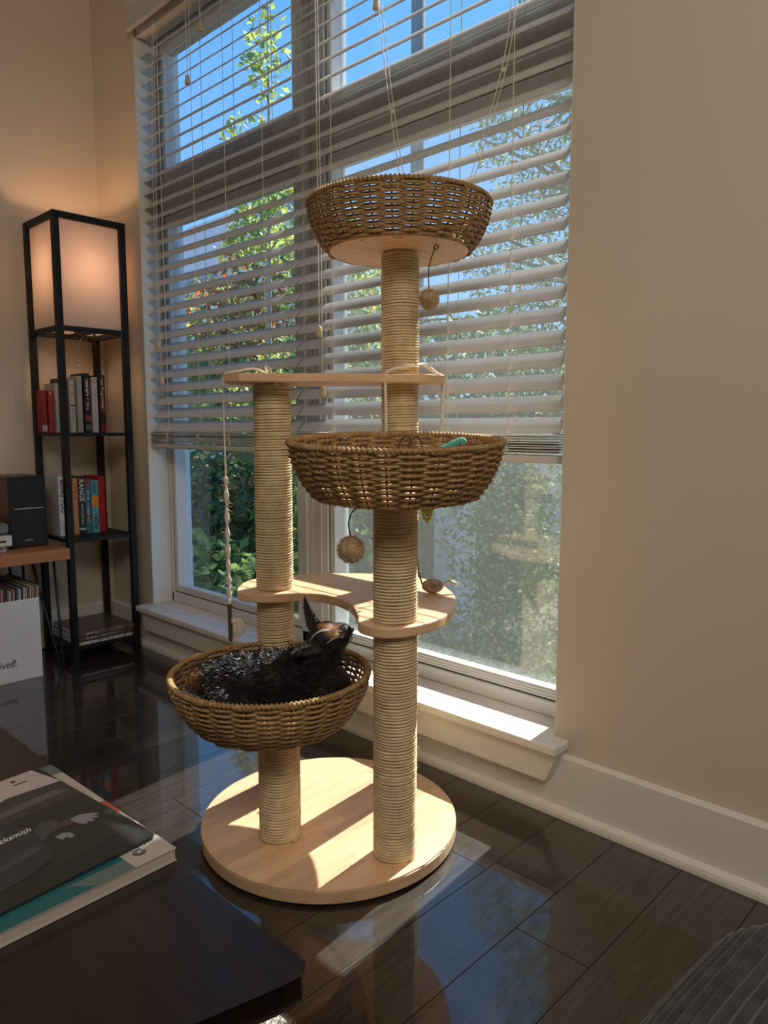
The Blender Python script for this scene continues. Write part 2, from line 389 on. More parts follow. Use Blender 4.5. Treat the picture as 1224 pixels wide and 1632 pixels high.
# windows ------------------------------------------------------------
def window(name, x0, x1, jl, jr, screen):
    """jl, jr: width of the frame at the left and right; a sash of 22 mm stiles sits inside"""
    root = bpy.data.objects.new(name, None); C.objects.link(root); root.location = ((x0 + x1) / 2, 1.56, OZ0); WLOC[name] = root.location.copy()
    tag(root, kind='structure')
    ya, yb = 1.515, 1.605; zt = OZ1 - .002; xa, xb = x0 + jl, x1 - jr
    b = MB()
    b.bbox(x0, xa - .004, ya, yb, OZ0 + .02, zt, r=.003).bbox(xb + .004, x1, ya, yb, OZ0 + .02, zt, r=.003)
    b.bbox(x0, x1, ya, yb, OZ0 + .02, .212, r=.003).bbox(x0, x1, ya, yb, zt - .05, zt, r=.003)
    if jl > .05: b.bbox(x0 + .030, x0 + .036, ya - .004, ya + .004, .215, zt - .05, r=.001)
    if jr > .05: b.bbox(x1 - .036, x1 - .030, ya - .004, ya + .004, .215, zt - .05, r=.001)
    b.bbox(xa - .006, xb + .006, ya - .004, yb, 1.665, 1.80, r=.006)
    b.bbox(xa - .006, xb + .006, ya - .012, ya, 1.700, 1.722, r=.004)
    b.build('frame', 'vinyl', root)
    for (z0, z1) in ((.215, 1.663), (1.803, zt - .052)):
        s = MB(); t = .022; y0, y1 = 1.521, 1.575
        s.bbox(xa, xa + t, y0, y1, z0, z1, r=.003).bbox(xb - t, xb, y0, y1, z0, z1, r=.003)
        s.bbox(xa + t, xb - t, y0, y1 - .02, z0, z0 + .028, r=.003).bbox(xa + t, xb - t, y1 - .02, y1, z0, z0 + .012, r=.003)
        s.bbox(xa + t, xb - t, y0, y1, z1 - .032, z1, r=.003)
        for k in range(3): s.bbox(xa + t, xb - t, y0 - .002, y0 + .001, z0 + .004 + .008 * k, z0 + .008 + .008 * k, r=.0008)
        so = s.build('sash', 'vinyl', root)
        k = MB(); q = .0035
        for (a0, a1, c0, c1) in ((xa - q, xa, z0, z1), (xb, xb + q, z0, z1), (xa - q, xb + q, z0 - q, z0)):
            k.box(a0, a1, y0 + .002, y0 + .010, c0, c1)
        k.build('gasket', 'gasket', so)
        p = MB(); p.box(xa + t - .004, xb - t + .004, 1.562, 1.566, z0 + .006, z1 - .028)
        p.build('pane', 'window_glass', so)
        if screen and z0 < 1:
            q = MB(); q.box(xa + .002, xb - .002, 1.585, 1.5855, z0 + .002, z1 - .01); q.build('insect_screen', 'insect_screen', root)
    return root
window('window_1', OX0 + .001, -1.772, .018, .066, False)
window('window_2', -1.768, OX1 - .001, .066, .018, True)

# ================================================================== BLINDS
SLW, SLP, TILTS = 0.0505, 0.0483, math.radians(44)
def slat_mesh(L):
    b = MB(); n = 6; P = []; th = .0024
    for xx in (0, L):
        for i in range(n + 1):
            u = -1 + 2 * i / n; P.append((xx, u * SLW / 2, (1 - u * u) * .0016 + th / 2))
        for i in range(n, -1, -1):
            u = -1 + 2 * i / n; P.append((xx, u * SLW / 2, (1 - u * u) * .0016 - th / 2))
    k = 2 * (n + 1)
    F = [(i, k + i, k + (i + 1) % k, (i + 1) % k) for i in range(k)] + [tuple(range(k)), tuple(reversed(range(k, 2 * k)))]
    b.add(P, F); o = b.build('slat', 'slat_white', loc=(0, 0, 0)); me = o.data; bpy.data.objects.remove(o); return me
def blind(x0, x1, label, ladders, tassels, sway):
    YC = 1.468
    root = thing('window_blind', label, 'window blind', ((x0 + x1) / 2, YC, .79), 'blinds in the tall window')
    me = slat_mesh(x1 - x0)
    z = 0.874; i = 0
    while z < 2.262:
        o = place('slat', me, root, (x0, YC, z), (math.radians(46.5 - 7.5 * (z - .87) / 1.35 + random.uniform(-1.8, 1.8)), 0, 0))
        o.rotation_euler[1] = random.uniform(-.0012, .0012)
        z += SLP; i += 1
    for k in range(8):
        place('slat', me, root, (x0 + random.uniform(-.004, .004), YC + random.uniform(-.003, .003), .8115 + .0058 * k), (math.radians(random.uniform(-3, 3)), 0, 0))
    MB().bbox(x0, x1, YC - .026, YC + .026, .788, .806, r=.005).build('bottom_rail', 'slat_white', root)
    MB().bbox(x0, x1, YC - .03, YC + .03, 2.275, 2.326, r=.003).build('headrail', 'slat_white', root)
    v = MB().bbox(x0 - .004, x1 + .004, 1.405, 1.415, 2.285, 2.375, r=.003); v.bbox(x0 - .005, x1 + .005, 1.398, 1.416, 2.366, 2.388, r=.003); v.bbox(x0 - .005, x1 + .005, 1.399, 1.41, 2.283, 2.296, r=.003)
    v.build('valance', 'slat_white', root)
    dy = SLW / 2 * math.cos(TILTS) + .002
    for lx in ladders:
        l = MB()
        for yy in (YC - dy, YC + dy):
            l.tube([(lx + random.uniform(-.001, .001), yy, .80), (lx, yy, 1.5), (lx, yy, 2.28)], .0011, 5)
        zz = .874
        while zz < 2.25:
            s_ = SLW / 2 * math.sin(TILTS)
            l.tube([(lx + .003, YC - dy, zz - s_ - .002), (lx + .003, YC + dy, zz + s_ - .002)], .0006, 4, cap=False); zz += SLP
        # bunched cord loops on the stack
        for q in range(9):
            zq = .812 + .0052 * q; a = random.uniform(-.012, .012)
            l.tube(smooth_path([(lx, YC - .027, zq), (lx + a, YC - .030, zq + .006), (lx + a * .6, YC - .0315, zq - .004), (lx + .001, YC - .027, zq + .004)], 4), .0008, 4)
        l.build('ladder_cord', 'cord', root)
    for pts in tassels:
        t = MB(); t.tube(smooth_path(pts, 6), .0011, 5)
        e = Vector(pts[-1])
        c = t.build('pull_cord', 'cord', root)
        MB().lathe([(.0035, e.z), (.0065, e.z - .003), (.0075, e.z - .012), (.0095, e.z - .026), (.009, e.z - .030), (.004, e.z - .031)], e.x, e.y, 12).build('tassel', 'tassel_wood', c, smooth=True)
    return root
blind(-2.642, -1.776, 'white slatted blind on the half of the window beside the shelf lamp', (-2.516, -2.303, -2.115, -1.915),
      [[(-2.50, 1.425, 2.28), (-2.53, 1.424, 1.8), (-2.531, 1.424, 1.185)], [(-2.49, 1.425, 2.28), (-2.515, 1.424, 1.6), (-2.517, 1.424, 1.053)],
       [(-2.29, 1.425, 2.28), (-2.284, 1.424, 2.15), (-2.284, 1.424, 2.033)], [(-2.21, 1.425, 2.28), (-2.2, 1.424, 2.22), (-2.197, 1.424, 2.168)],
       ], 0)
blind(-1.762, -0.862, 'white slatted blind on the half of the window nearer the bare wall', (-1.603, -1.180, -0.999),
      [[(-1.64, 1.425, 2.28), (-1.635, 1.424, 1.8), (-1.632, 1.424, 1.156)], [(-1.63, 1.425, 2.28), (-1.622, 1.424, 1.6), (-1.619, 1.424, .988)],
       [(-1.40, 1.425, 2.28), (-1.40, 1.424, 2.1), (-1.402, 1.424, 1.945)]], 0)
# two lift cords that hang in long loops behind the highest basket
for (nm, pts, lab) in (('lift_cord', [(-1.398, 1.422, 1.95), (-1.34, 1.40, 1.70), (-1.285, 1.385, 1.48), (-1.262, 1.375, 1.395)], 'thin pale lift cord slanting down behind the highest basket near the mullion'),
                       ('lift_cord', [(-.988, 1.425, 1.95), (-1.00, 1.42, 1.70), (-1.06, 1.41, 1.50), (-1.115, 1.40, 1.36)], 'thin pale lift cord with a knot slanting beside the bare wall')):
    t = MB(); t.tube(smooth_path(pts, 8), .0011, 5); t.tube([Vector(p) + Vector((.012, 0, 0)) for p in smooth_path(pts, 8)], .0011, 5)
    k = smooth_path(pts, 8)[10]; t.ellipsoid(k + Vector((.006, 0, 0)), (.008, .004, .005), 8, 6)
    tag(t.build(nm, 'cord', loc=pts[-1]), lab, 'cord', 'blind lift cords')
# ================================================================== CAT TREE
BC = (-1.148, 1.019)
FR, FL, BR, BL = (-0.939, 1.003), (-1.153, 0.887), (-1.14, 1.232), (-1.329, 1.019)
tree = thing('cat_tree', 'tall wooden cat tree with sisal posts and three wicker baskets on a round base', 'cat tree', (BC[0], BC[1], 0))
circ = lambda cx, cy, r, n=72: [(cx + r * math.cos(2 * PI * i / n), cy + r * math.sin(2 * PI * i / n)) for i in range(n)]
base = MB().prism(circ(*BC, .274), .006, .0302, r=.002).build('base', 'rubberwood', tree)
sw = .0458; RB = .2735
for i in range(12):
    xa, xb = -RB + sw * i, min(RB, -RB + sw * (i + 1)); n = 7
    xs_ = [xa + (xb - xa) * k / (n - 1) for k in range(n)]; ch = [math.sqrt(max(0, RB * RB - q * q)) for q in xs_]
    cuts = [None, random.uniform(-.5, .5) * min(ch[0], ch[-1]) if min(ch[0], ch[-1]) > .1 else None]
    lo = [(q, -c) for q, c in zip(xs_, ch)]; hi = [(q, c) for q, c in zip(xs_, ch)][::-1]
    if cuts[1] is None: polys_ = [lo + hi]
    else: polys_ = [lo + [(xb, cuts[1]), (xa, cuts[1])], [(xa, cuts[1]), (xb, cuts[1])] + hi]
    for q in polys_:
        q = [q[0]] + [p for k, p in enumerate(q[1:]) if math.dist(p, q[k]) > 1e-5]
        if math.dist(q[0], q[-1]) < 1e-5: q = q[:-1]
        MB().prism([(BC[0] + p[0], BC[1] + p[1]) for p in q], .0302, .033).build('stave', 'rubberwood', base)
for a in range(4): MB().lathe([(.018, 0), (.018, .0065)], BC[0] + .2 * math.cos(a * PI / 2 + .4), BC[1] + .2 * math.sin(a * PI / 2 + .4), 12).build('foot_pad', 'gasket', tree)

PR, PITCH = 0.0425, 0.0060
def post(c, z0, z1):
    core = MB().lathe([(PR - .005, z0), (PR - .005, z1)], c[0], c[1], 32).build('scratching_post', 'sisal', tree)
    turns = int((z1 - z0) / PITCH) - 1; SEG = 30; b = MB(); P = []; F = []; prof = [(-.5, -.0048), (-.33, -.0012), (0, 0.0), (.33, -.0012), (.5, -.0048)]
    k = len(prof); N = turns * SEG + 1
    jit = rng.normal(0, 1, N); jit = np.convolve(jit, np.ones(5) / 5, 'same') * .0005
    wz = np.interp(np.arange(N), np.arange(0, N, SEG), rng.normal(0, .0005, len(np.arange(0, N, SEG))))
    for i in range(N):
        th = 2 * PI * i / SEG; zc = z0 + PITCH * (.5 + i / SEG) + wz[i]
        for (dz, dr) in prof:
            r = PR + dr + jit[i]; P.append((c[0] + r * math.cos(th), c[1] + r * math.sin(th), zc + dz * PITCH))
    for i in range(N - 1):
        for j in range(k - 1): F.append((i * k + j, (i + 1) * k + j, (i + 1) * k + j + 1, i * k + j + 1))
    b.add(P, F); w = b.build('sisal_rope', 'sisal', core, smooth=True); w['kind'] = 'stuff'
    pts = []; ds = []
    for _ in range(int((z1 - z0) * 900)):
        th = random.uniform(0, 2 * PI); z = random.uniform(z0, z1)
        pts.append((c[0] + PR * math.cos(th), c[1] + PR * math.sin(th), z)); ds.append((math.cos(th) - .8 * math.sin(th) * random.choice((-1, 1)), math.sin(th) + .8 * math.cos(th), random.gauss(0, .5)))
    h = strips(pts, ds, .006, .0004, .6).build('loose_fibres', 'sisal_fibre', core); h['kind'] = 'stuff'
    return core
post(FR, .033, .741); post(FL, .033, .279); post(BR, .033, 1.248); post(BL, .033, .964)

# kidney shelf
kid = [(-1.355, .934), (-1.411, 1.003), (-1.405, 1.071), (-1.367, 1.158), (-1.300, 1.232), (-1.240, 1.272), (-1.160, 1.305), (-1.07, 1.29), (-.975, 1.226), (-.913, 1.15), (-.878, 1.087), (-.863, 1.03), (-.868, .962), (-.900, .922), (-.950, .920), (-1.000, .962), (-1.075, 1.012), (-1.165, 1.030), (-1.225, .998), (-1.262, .942), (-1.310, .917)]
kid = [(p.x, p.y) for p in smooth_path([(a * 1.022, b_ * 1.022, 0) for a, b_ in kid], 5, closed=True)]
kid = kid[::-1]
MB().prism(kid, .486, .506, r=.003).build('kidney_shelf', 'rubberwood', tree)
# top board
ux = Vector((BR[0] - BL[0], BR[1] - BL[1], 0)).normalized(); uy = Vector((-ux.y, ux.x, 0))
mid = Vector(((BL[0] + BR[0]) / 2, (BL[1] + BR[1]) / 2, 0)); Lh = (Vector((*BR, 0)) - Vector((*BL, 0))).length / 2
tb = []
for (s_, t_) in ((-Lh - .098, -.055), (-Lh - .06, -.092), (Lh + .05, -.085), (Lh + .094, -.05), (Lh + .094, .055), (Lh + .055, .092), (-Lh - .055, .092), (-Lh - .098, .05)):
    q = mid + ux * s_ + uy * t_; tb.append((q.x, q.y))
MB().prism(tb, .964, .982, r=.002).build('top_board', 'rubberwood', tree)

def basket(center, z0, z1, r0, r1, label, tilt=0.0, staples=False, pinch=.68):
    cx, cy = center; NS = 28; ROWS = 19; SEG = NS * 8; cz = (z0 + z1) / 2
    axis = Vector((math.cos(YAW), math.sin(YAW), 0)); R = Matrix.Rotation(tilt, 3, axis)
    fix = lambda p: Vector((cx, cy, cz)) + R @ (Vector(p) - Vector((cx, cy, cz)))
    prof = lambda t: (r0 + (r1 - r0) * (1 - (1 - t) ** 1.9), z0 + (z1 - z0) * t)
    P = []; F = []; S = 6
    for row in range(ROWS):
        t = (row + .55) / ROWS; sag = rng.normal(0, .0004)
        t2 = min(1, t + .01); tx = prof(t2)[0] - prof(t)[0]; tz = prof(t2)[1] - prof(t)[1]; ln = math.hypot(tx, tz); tx /= ln; tz /= ln
        rowlen = math.hypot(r1 - r0, z1 - z0) * 1.04 / ROWS
        for i in range(SEG):
            th = 2 * PI * i / SEG; w = math.cos(NS / 2 * th + PI * row); rr, zz = prof(t)
            thick = .0038 * (pinch + (1 - pinch) * abs(math.sin(NS / 2 * th)) ** 1.2) * (rowlen / .0066) + rng.normal(0, .00008)
            off = .0036 * w + sag
            twist = .00055 * math.sin(th * NS * 3.7 + row)
            for k in range(S):
                a = 2 * PI * k / S; du = math.cos(a) * (.0026 + twist); dv = math.sin(a) * thick
                # du along the wall normal (tz,-tx), dv along the wall slope (tx,tz)
                rad = rr + off + du * tz + dv * tx; z = zz - du * tx + dv * tz
                P.append(fix((cx + rad * math.cos(th), cy + rad * math.sin(th), z)))
        bb = row * SEG * S
        for i in range(SEG):
            for k in range(S): F.append((bb + i * S + k, bb + i * S + (k + 1) % S, bb + ((i + 1) % SEG) * S + (k + 1) % S, bb + ((i + 1) % SEG) * S + k))
    b = MB(); b.add(P, F); bk = b.build('basket', 'wicker', tree, smooth=True); bk['label'] = label
    st = MB()
    for k in range(NS):
        th = 2 * PI * k / NS
        st.tube([fix((cx + prof(t)[0] * math.cos(th), cy + prof(t)[0] * math.sin(th), prof(t)[1])) for t in (0, .2, .4, .6, .8, 1.0)], .0021, 6)
    s2 = st.build('stakes', 'wicker_stake', bk); s2['kind'] = 'stuff'
    rim = MB(); n = 616; path = [fix((cx + (r1 + .001) * math.cos(2 * PI * i / n), cy + (r1 + .001) * math.sin(2 * PI * i / n), z1 + .002)) for i in range(n)]
    P = []; F = []; S = 9
    for i in range(n):
        th = 2 * PI * i / n; er = Vector((math.cos(th), math.sin(th), 0)); ez = Vector((0, 0, 1))
        for k in range(S):
            a = 2 * PI * k / S; q = .0050 + .0019 * math.cos(a * 1 + i * 2 * PI / 4.4)
            P.append(path[i] + R @ (er * math.cos(a) * q * 1.1 + ez * math.sin(a) * q * .95))
    for i in range(n):
        for k in range(S): F.append((i * S + k, i * S + (k + 1) % S, ((i + 1) % n) * S + (k + 1) % S, ((i + 1) % n) * S + k))
    rim.add(P, F); rim.build('braided_rim', 'wicker', bk, smooth=True)
    bd = MB().prism(circ(cx, cy, r0 - .004), z0 - .001, z0 + .010, r=.002); bd.v = [tuple(fix(v)) for v in bd.v]
    bd.build('bottom_board', 'rubberwood', bk)
    if staples:
        q = MB()
        for k in range(12):
            th = 2 * PI * k / 12 + .2; c = Vector((cx + (r0 - .014) * math.cos(th), cy + (r0 - .014) * math.sin(th), z0 - .0015))
            M = Matrix.Translation(c) @ Matrix.Rotation(th + PI / 2 + random.uniform(-.3, .3), 4, 'Z'); q.box(-.010, .010, -.0011, .0011, -.001, .001, M=M)
        g = q.build('staples', 'staple', bk); g['kind'] = 'stuff'
    return bk
basket((BR[0] - .004, BR[1]), 1.250, 1.345, .156, .196, 'highest wicker basket seen from below', tilt=0.0, staples=True, pinch=.88)
basket(FR, .742, .842, .150, .194, 'middle wicker basket on the thick post', tilt=math.radians(3.6), pinch=.40)
basket((-1.163, .877), .280, .382, .140, .194, 'lowest wicker basket with the cat in it')

# brown ties that hold the middle basket's far rim
for dx in (0, .02):
    c = Vector((-1.03 + dx * .72, 1.13 + dx * .7, .838)); t = MB()
    t.tube(smooth_path([c + Vector((-.010, -.012, -.012)), c + Vector((-.004, -.006, .008)), c + Vector((.004, .004, .012)), c + Vector((.010, .010, -.004))], 5), .0022, 6)
    t.build('basket_tie', 'cord_brown', tree)

# ================================================================== TOYS
def pompom(label, c, r, string):
    root = thing('pompom_toy', label, 'cat toy', c, 'pompoms hanging from the cat tree')
    MB().ellipsoid(c, (r * .93, r * .93, r * .97), 20, 14).build('ball', 'pompom_fur', root, smooth=True)
    pts = []; ds = []
    for _ in range(3200):
        d = Vector((random.gauss(0, 1), random.gauss(0, 1), random.gauss(0, 1))).normalized(); pts.append(Vector(c) + d * r * .88); ds.append(d + Vector((random.gauss(0, .3), random.gauss(0, .3), random.gauss(0, .3) - .15)))
    h = strips(pts, ds, .0062, .0006).build('fluff', 'pompom_fur', root); h['kind'] = 'stuff'
    t = MB(); t.tube(smooth_path(string, 8), .0013, 6); t.build('string', 'cord_brown', root)
pompom('pale tan pompom hanging under the highest basket', (-1.040, 1.213, 1.136), .0195, [(-1.040, 1.213, 1.155), (-1.043, 1.215, 1.20), (-1.038, 1.224, 1.235), (-1.036, 1.228, 1.249), (-1.03, 1.23, 1.245), (-1.033, 1.226, 1.238), (-1.040, 1.226, 1.243)])
pompom('darker fuzzy pompom hanging from a curved cord under the middle basket', (-0.957, 0.905, 0.651), .0235, [(-.957, .905, .674), (-.962, .905, .70), (-.955, .912, .722), (-.938, .93, .732), (-.925, .945, .728), (-.915, .955, .732), (-.912, .960, .7405)])

# wand toy: knotted cord over the top board's end, dark tip
W0 = Vector((-1.400, .956, .983))
root = thing('wand_toy', 'frayed white cord with a dark feathered tip hanging from the top board', 'cat toy', (-1.366, .93, .40))
path = [(-1.325, 1.005, .984), (-1.34, .985, .996), (-1.366, .965, .993), (-1.395, .948, .988), (-1.402, .942, .978), (-1.399, .940, .94), (-1.396, .938, .85), (-1.392, .936, .76)]
MB().tube(smooth_path(path, 8), .0022, 7).build('cord', 'rope_white', root)
p2 = smooth_path([(-1.392, .936, .76), (-1.388, .934, .65), (-1.383, .931, .55), (-1.380, .930, .475)], 16)
rr = [.0035 + .0018 * math.sin(i * 1.1) + random.uniform(0, .0012) for i in range(len(p2))]
MB().tube(p2, rr, 8).build('frayed_cord', 'rope_white', root, smooth=True)
pts = []; ds = []
for _ in range(260):
    q = random.choice(p2); a = random.uniform(0, 2 * PI); d = Vector((math.cos(a), math.sin(a), random.gauss(0, .6))); pts.append(q + d * .003); ds.append(d)
h = strips(pts, ds, .009, .0009, .5).build('frays', 'rope_white', root); h['kind'] = 'stuff'
t = MB(); t.tube([(-1.380, .930, .475), (-1.379, .9295, .44), (-1.377, .929, .395), (-1.376, .928, .388)], [.0048, .0048, .005, .002], 8); t.build('rod_tip', 'cord_brown', root)
f_ = MB()
for k in range(3):
    a = [Vector((-1.376 + .005 * k, .931 + .005 * k, .445)), Vector((-1.368 + .006 * k, .936 + .006 * k, .425)), Vector((-1.372 + .004 * k, .932 + .004 * k, .395))]
    f_.tube(smooth_path(a, 5), [.001] * 2 + [.005] * 6 + [.003, .002, .001], 6)
f_.build('feather', 'rope_white', root)
t = MB(); t.tube(smooth_path([(-1.325, 1.005, .984), (-1.305, .985, 1.000), (-1.285, .985, .990), (-1.272, .972, .978), (-1.262, .985, .955)], 6), .0022, 7); t.build('cord_end', 'rope_white', root)

# white ribbon over the top board beside the post
root = thing('ribbon_toy', 'white cloth ribbon tied round the post above the top board', 'cat toy', (-1.10, 1.19, .983))
rp_ = [(-1.105, 1.27, 1.01), (-1.088, 1.225, 1.004), (-1.10, 1.185, .997), (-1.105, 1.158, .988), (-1.104, 1.148, .972), (-1.100, 1.145, .90), (-1.098, 1.143, .835)]
MB().tube(smooth_path(rp_, 8), .0032, 6).build('ribbon', 'rope_white', root)
rq = [(-1.105, 1.27, 1.01), (-1.088, 1.270, 1.002), (-1.070, 1.277, .986), (-1.060, 1.283, .975), (-1.060, 1.284, .90), (-1.062, 1.284, .80)]
MB().tube(smooth_path(rq, 8), .0042, 6).build('ribbon_tail', 'rope_white', root)

# toy mouse on the kidney shelf
mat('mouse_grey', (0.46, 0.36, 0.29), 0.9, noise=(80, .4), bump=(300, .8, .003)); mat('feather_white', (0.85, 0.84, 0.82), 0.8, trans=.3)
root = thing('toy_mouse', 'small grey-brown toy mouse with white feathers on the kidney shelf', 'cat toy', (-1.035, 1.226, .506))
Mr = Matrix.Rotation(YAW, 3, 'Z')
MB().ellipsoid((-1.035, 1.226, .5225), (.024, .016, .0158), 18, 12, M=Mr).build('body', 'mouse_grey', root, smooth=True)
t = MB()
for k in range(14):
    a = random.uniform(-.6, .6); t.tube(smooth_path([(-1.018, 1.243, .524), (-1.008 + random.uniform(-.004, .004), 1.253 + random.uniform(-.004, .004), .530 + .008 * random.random()), (-.996 + .006 * math.sin(a), 1.266 + random.uniform(-.012, .008), .517 + .014 * random.random())], 3), [.0006, .0022, .0025, .0022, .002, .0012, .0004], 4)
t.build('feathers', 'feather_white', root)
MB().tube(smooth_path([(-1.052, 1.210, .527), (-1.060, 1.206, .56), (-1.066, 1.205, .62), (-1.07, 1.20, .70), (-1.07, 1.19, .742)], 6), .0018, 6).build('tail_string', 'cord_brown', root)
pts = []; ds = []
for _ in range(500):
    d = Vector((random.gauss(0, 1), random.gauss(0, 1), random.gauss(0, 1))).normalized(); pts.append(Vector((-1.035, 1.226, .5225)) + Mr @ Vector((d.x * .023, d.y * .0155, d.z * .0135))); ds.append(d)
h = strips(pts, ds, .004, .0005).build('fluff', 'mouse_grey', root); h['kind'] = 'stuff'

# fish toy under the middle basket
mat('fish_yellow', (0.78, 0.62, 0.06), 0.6, noise=(60, .3), col2=(.35, .6, .25)); mat('fish_teal', (0.05, 0.30, 0.28), 0.7)
root = thing('fish_toy', 'yellow and teal felt fish toy peeking out under the middle basket', 'cat toy', (-.955, 1.10, .685))
ex = Vector((math.cos(YAW), math.sin(YAW), 0)); ey = Vector((-math.sin(YAW), math.cos(YAW), 0)); c0 = Vector((-.948, 1.104, .70))
def fish_poly(pts, th, nm, m):
    b = MB(); n = len(pts)
    P = [c0 + ex * a + Vector((0, 0, z)) - ey * th for a, z in pts] + [c0 + ex * a + Vector((0, 0, z)) + ey * th for a, z in pts]
    b.add(P, [tuple(range(n)), tuple(reversed(range(n, 2 * n)))] + [(i, n + i, n + (i + 1) % n, (i + 1) % n) for i in range(n)])
    return b.build(nm, m, root)
fish_poly([(-.014, .012), (-.008, -.010), (.000, -.020), (.006, -.012), (.012, .006), (.014, .014)], .004, 'body', 'fish_yellow')
fish_poly([(-.012, .012), (.014, .012), (.020, .022), (.024, .042), (-.006, .042)], .0045, 'back_fin', 'fish_teal')
e1 = c0 + ex * .000 + Vector((0, 0, -.002)) - ey * .0045
MB().ellipsoid(e1, (.0048, .0048, .0048), 10, 8).build('eye_ring', 'print_white', root); MB().ellipsoid(e1 - ey * .0032, (.0025, .0025, .0025), 8, 6).build('pupil', 'print_black', root)
# teal feather lying on the middle basket's rim
mat('teal_felt', (0.10, 0.42, 0.36), 0.85)
q = Vector((-.868, 1.092, .842))
t = MB().tube(smooth_path([q - ex * .028 - Vector((0, 0, .012)), q - Vector((0, 0, .001)), q + ex * .012 + Vector((0, 0, .003)), q + ex * .016 + Vector((0, 0, -.004))], 6), [.004] * 4 + [.006] * 12 + [.006, .004, .002], 8)
tag(t.build('felt_strip', 'teal_felt', loc=q - Vector((0, 0, .012)), smooth=True), 'small teal felt strip lying inside the middle basket', 'cat toy')
# ================================================================== CAT
CB = Vector((-1.163, .877, 0))
def cw(u, v, z): return CB + ex * u + ey * v + Vector((0, 0, z))
cat_bm = MB()
def blob(c, r, d=None):
    """ellipsoid with its long axis along d"""
    M = None
    if d is not None:
        dd = (ex * d[0] + ey * d[1] + Vector((0, 0, d[2]))).normalized(); M = dd.to_track_quat('X', 'Z').to_matrix()
    cat_bm.ellipsoid(cw(*c), r, 24, 16, M=M)
def limb(a, b_, r0, r1, n=6):
    for i in range(n + 1):
        t = i / n; blob([a[k] + (b_[k] - a[k]) * t for k in range(3)], (r0 + (r1 - r0) * t,) * 3)
# trunk: rump, belly, rib cage, shoulders
blob((-.108, .000, .348), (.058, .060, .054), (1, 0, .1)); blob((-.060, .012, .352), (.072, .066, .060), (1, 0, .12))
blob((.000, .015, .356), (.072, .062, .062), (1, 0, .1)); blob((.058, .010, .360), (.062, .058, .066), (1, 0, .3)); blob((.100, .000, .360), (.052, .054, .066), (.5, 0, 1))
blob((.108, -.018, .336), (.042, .050, .048)); blob((-.10, -.045, .330), (.050, .036, .042)); blob((-.045, -.055, .318), (.055, .030, .030))
# tail round the near side of the basket
tl = [(-.150, .012, .352), (-.158, -.030, .350), (-.145, -.070, .346), (-.112, -.100, .340), (-.075, -.118, .336)]
for a, b_ in zip(tl[:-1], tl[1:]): limb(a, b_, .0165, .0155, 5)
# fore legs folded under the chest
limb((.110, -.045, .345), (.135, -.070, .318), .020, .017); limb((.135, -.070, .318), (.075, -.092, .314), .016, .015); limb((.12, .030, .345), (.145, .02, .318), .02, .017)
# neck and head, turned up towards the window
limb((.090, -.004, .385), (.106, -.006, .437), .047, .035, 6)
H = (.112, -.006, .452)
blob(H, (.0385, .036, .035), (.93, .1, .30)); blob((.120, -.008, .440), (.032, .034, .030))       # skull and cheeks
blob((.136, -.006, .470), (.024, .018, .0145), (.95, .1, .25))                                     # bridge of the nose
blob((.150, -.009, .4655), (.0165, .0185, .0150), (.9, 0, .3)); blob((.1495, -.018, .4585), (.0125, .0115, .0125)); blob((.1505, .006, .4585), (.0125, .0115, .0125))
blob((.146, -.006, .447), (.0135, .0125, .0095)); blob((.122, -.006, .421), (.026, .029, .030), (.4, 0, -1))
def ear(base, tip, wid, face):
    b0 = Vector(base); tp = Vector(tip); ax = tp - b0; fc = Vector(face).normalized(); sd = ax.cross(fc).normalized(); fc = sd.cross(ax).normalized()
    n = 9
    for i in range(n + 1):
        t = i / n; w = wid * (1 - t) ** .8 + .0016; c = b0 + ax * t - fc * (.006 * math.sin(PI * t))
        M = Matrix((cvec(sd), cvec(fc), cvec(ax.normalized()))).transposed()
        cat_bm.ellipsoid(cw(*c), (w, .0042 - .0018 * t, .0075), 12, 8, M=M)
def cvec(d): return ex * d[0] + ey * d[1] + Vector((0, 0, d[2]))
ear((.088, .022, .470), (.066, .040, .527), .0205, (.6, -.6, .2))
ear((.092, -.034, .446), (.046, -.066, .437), .0215, (.10, -.65, .75))
tmp = cat_bm.build('cat_raw', 'print_black', loc=(0, 0, 0))
md = tmp.modifiers.new('r', 'REMESH'); md.mode = 'VOXEL'; md.voxel_size = .0030; md.use_smooth_shade = True
sm = tmp.modifiers.new('s', 'SMOOTH'); sm.factor = .5; sm.iterations = 5
dg = bpy.context.evaluated_depsgraph_get(); cme = bpy.data.meshes.new_from_object(tmp.evaluated_get(dg)); bpy.data.objects.remove(tmp)
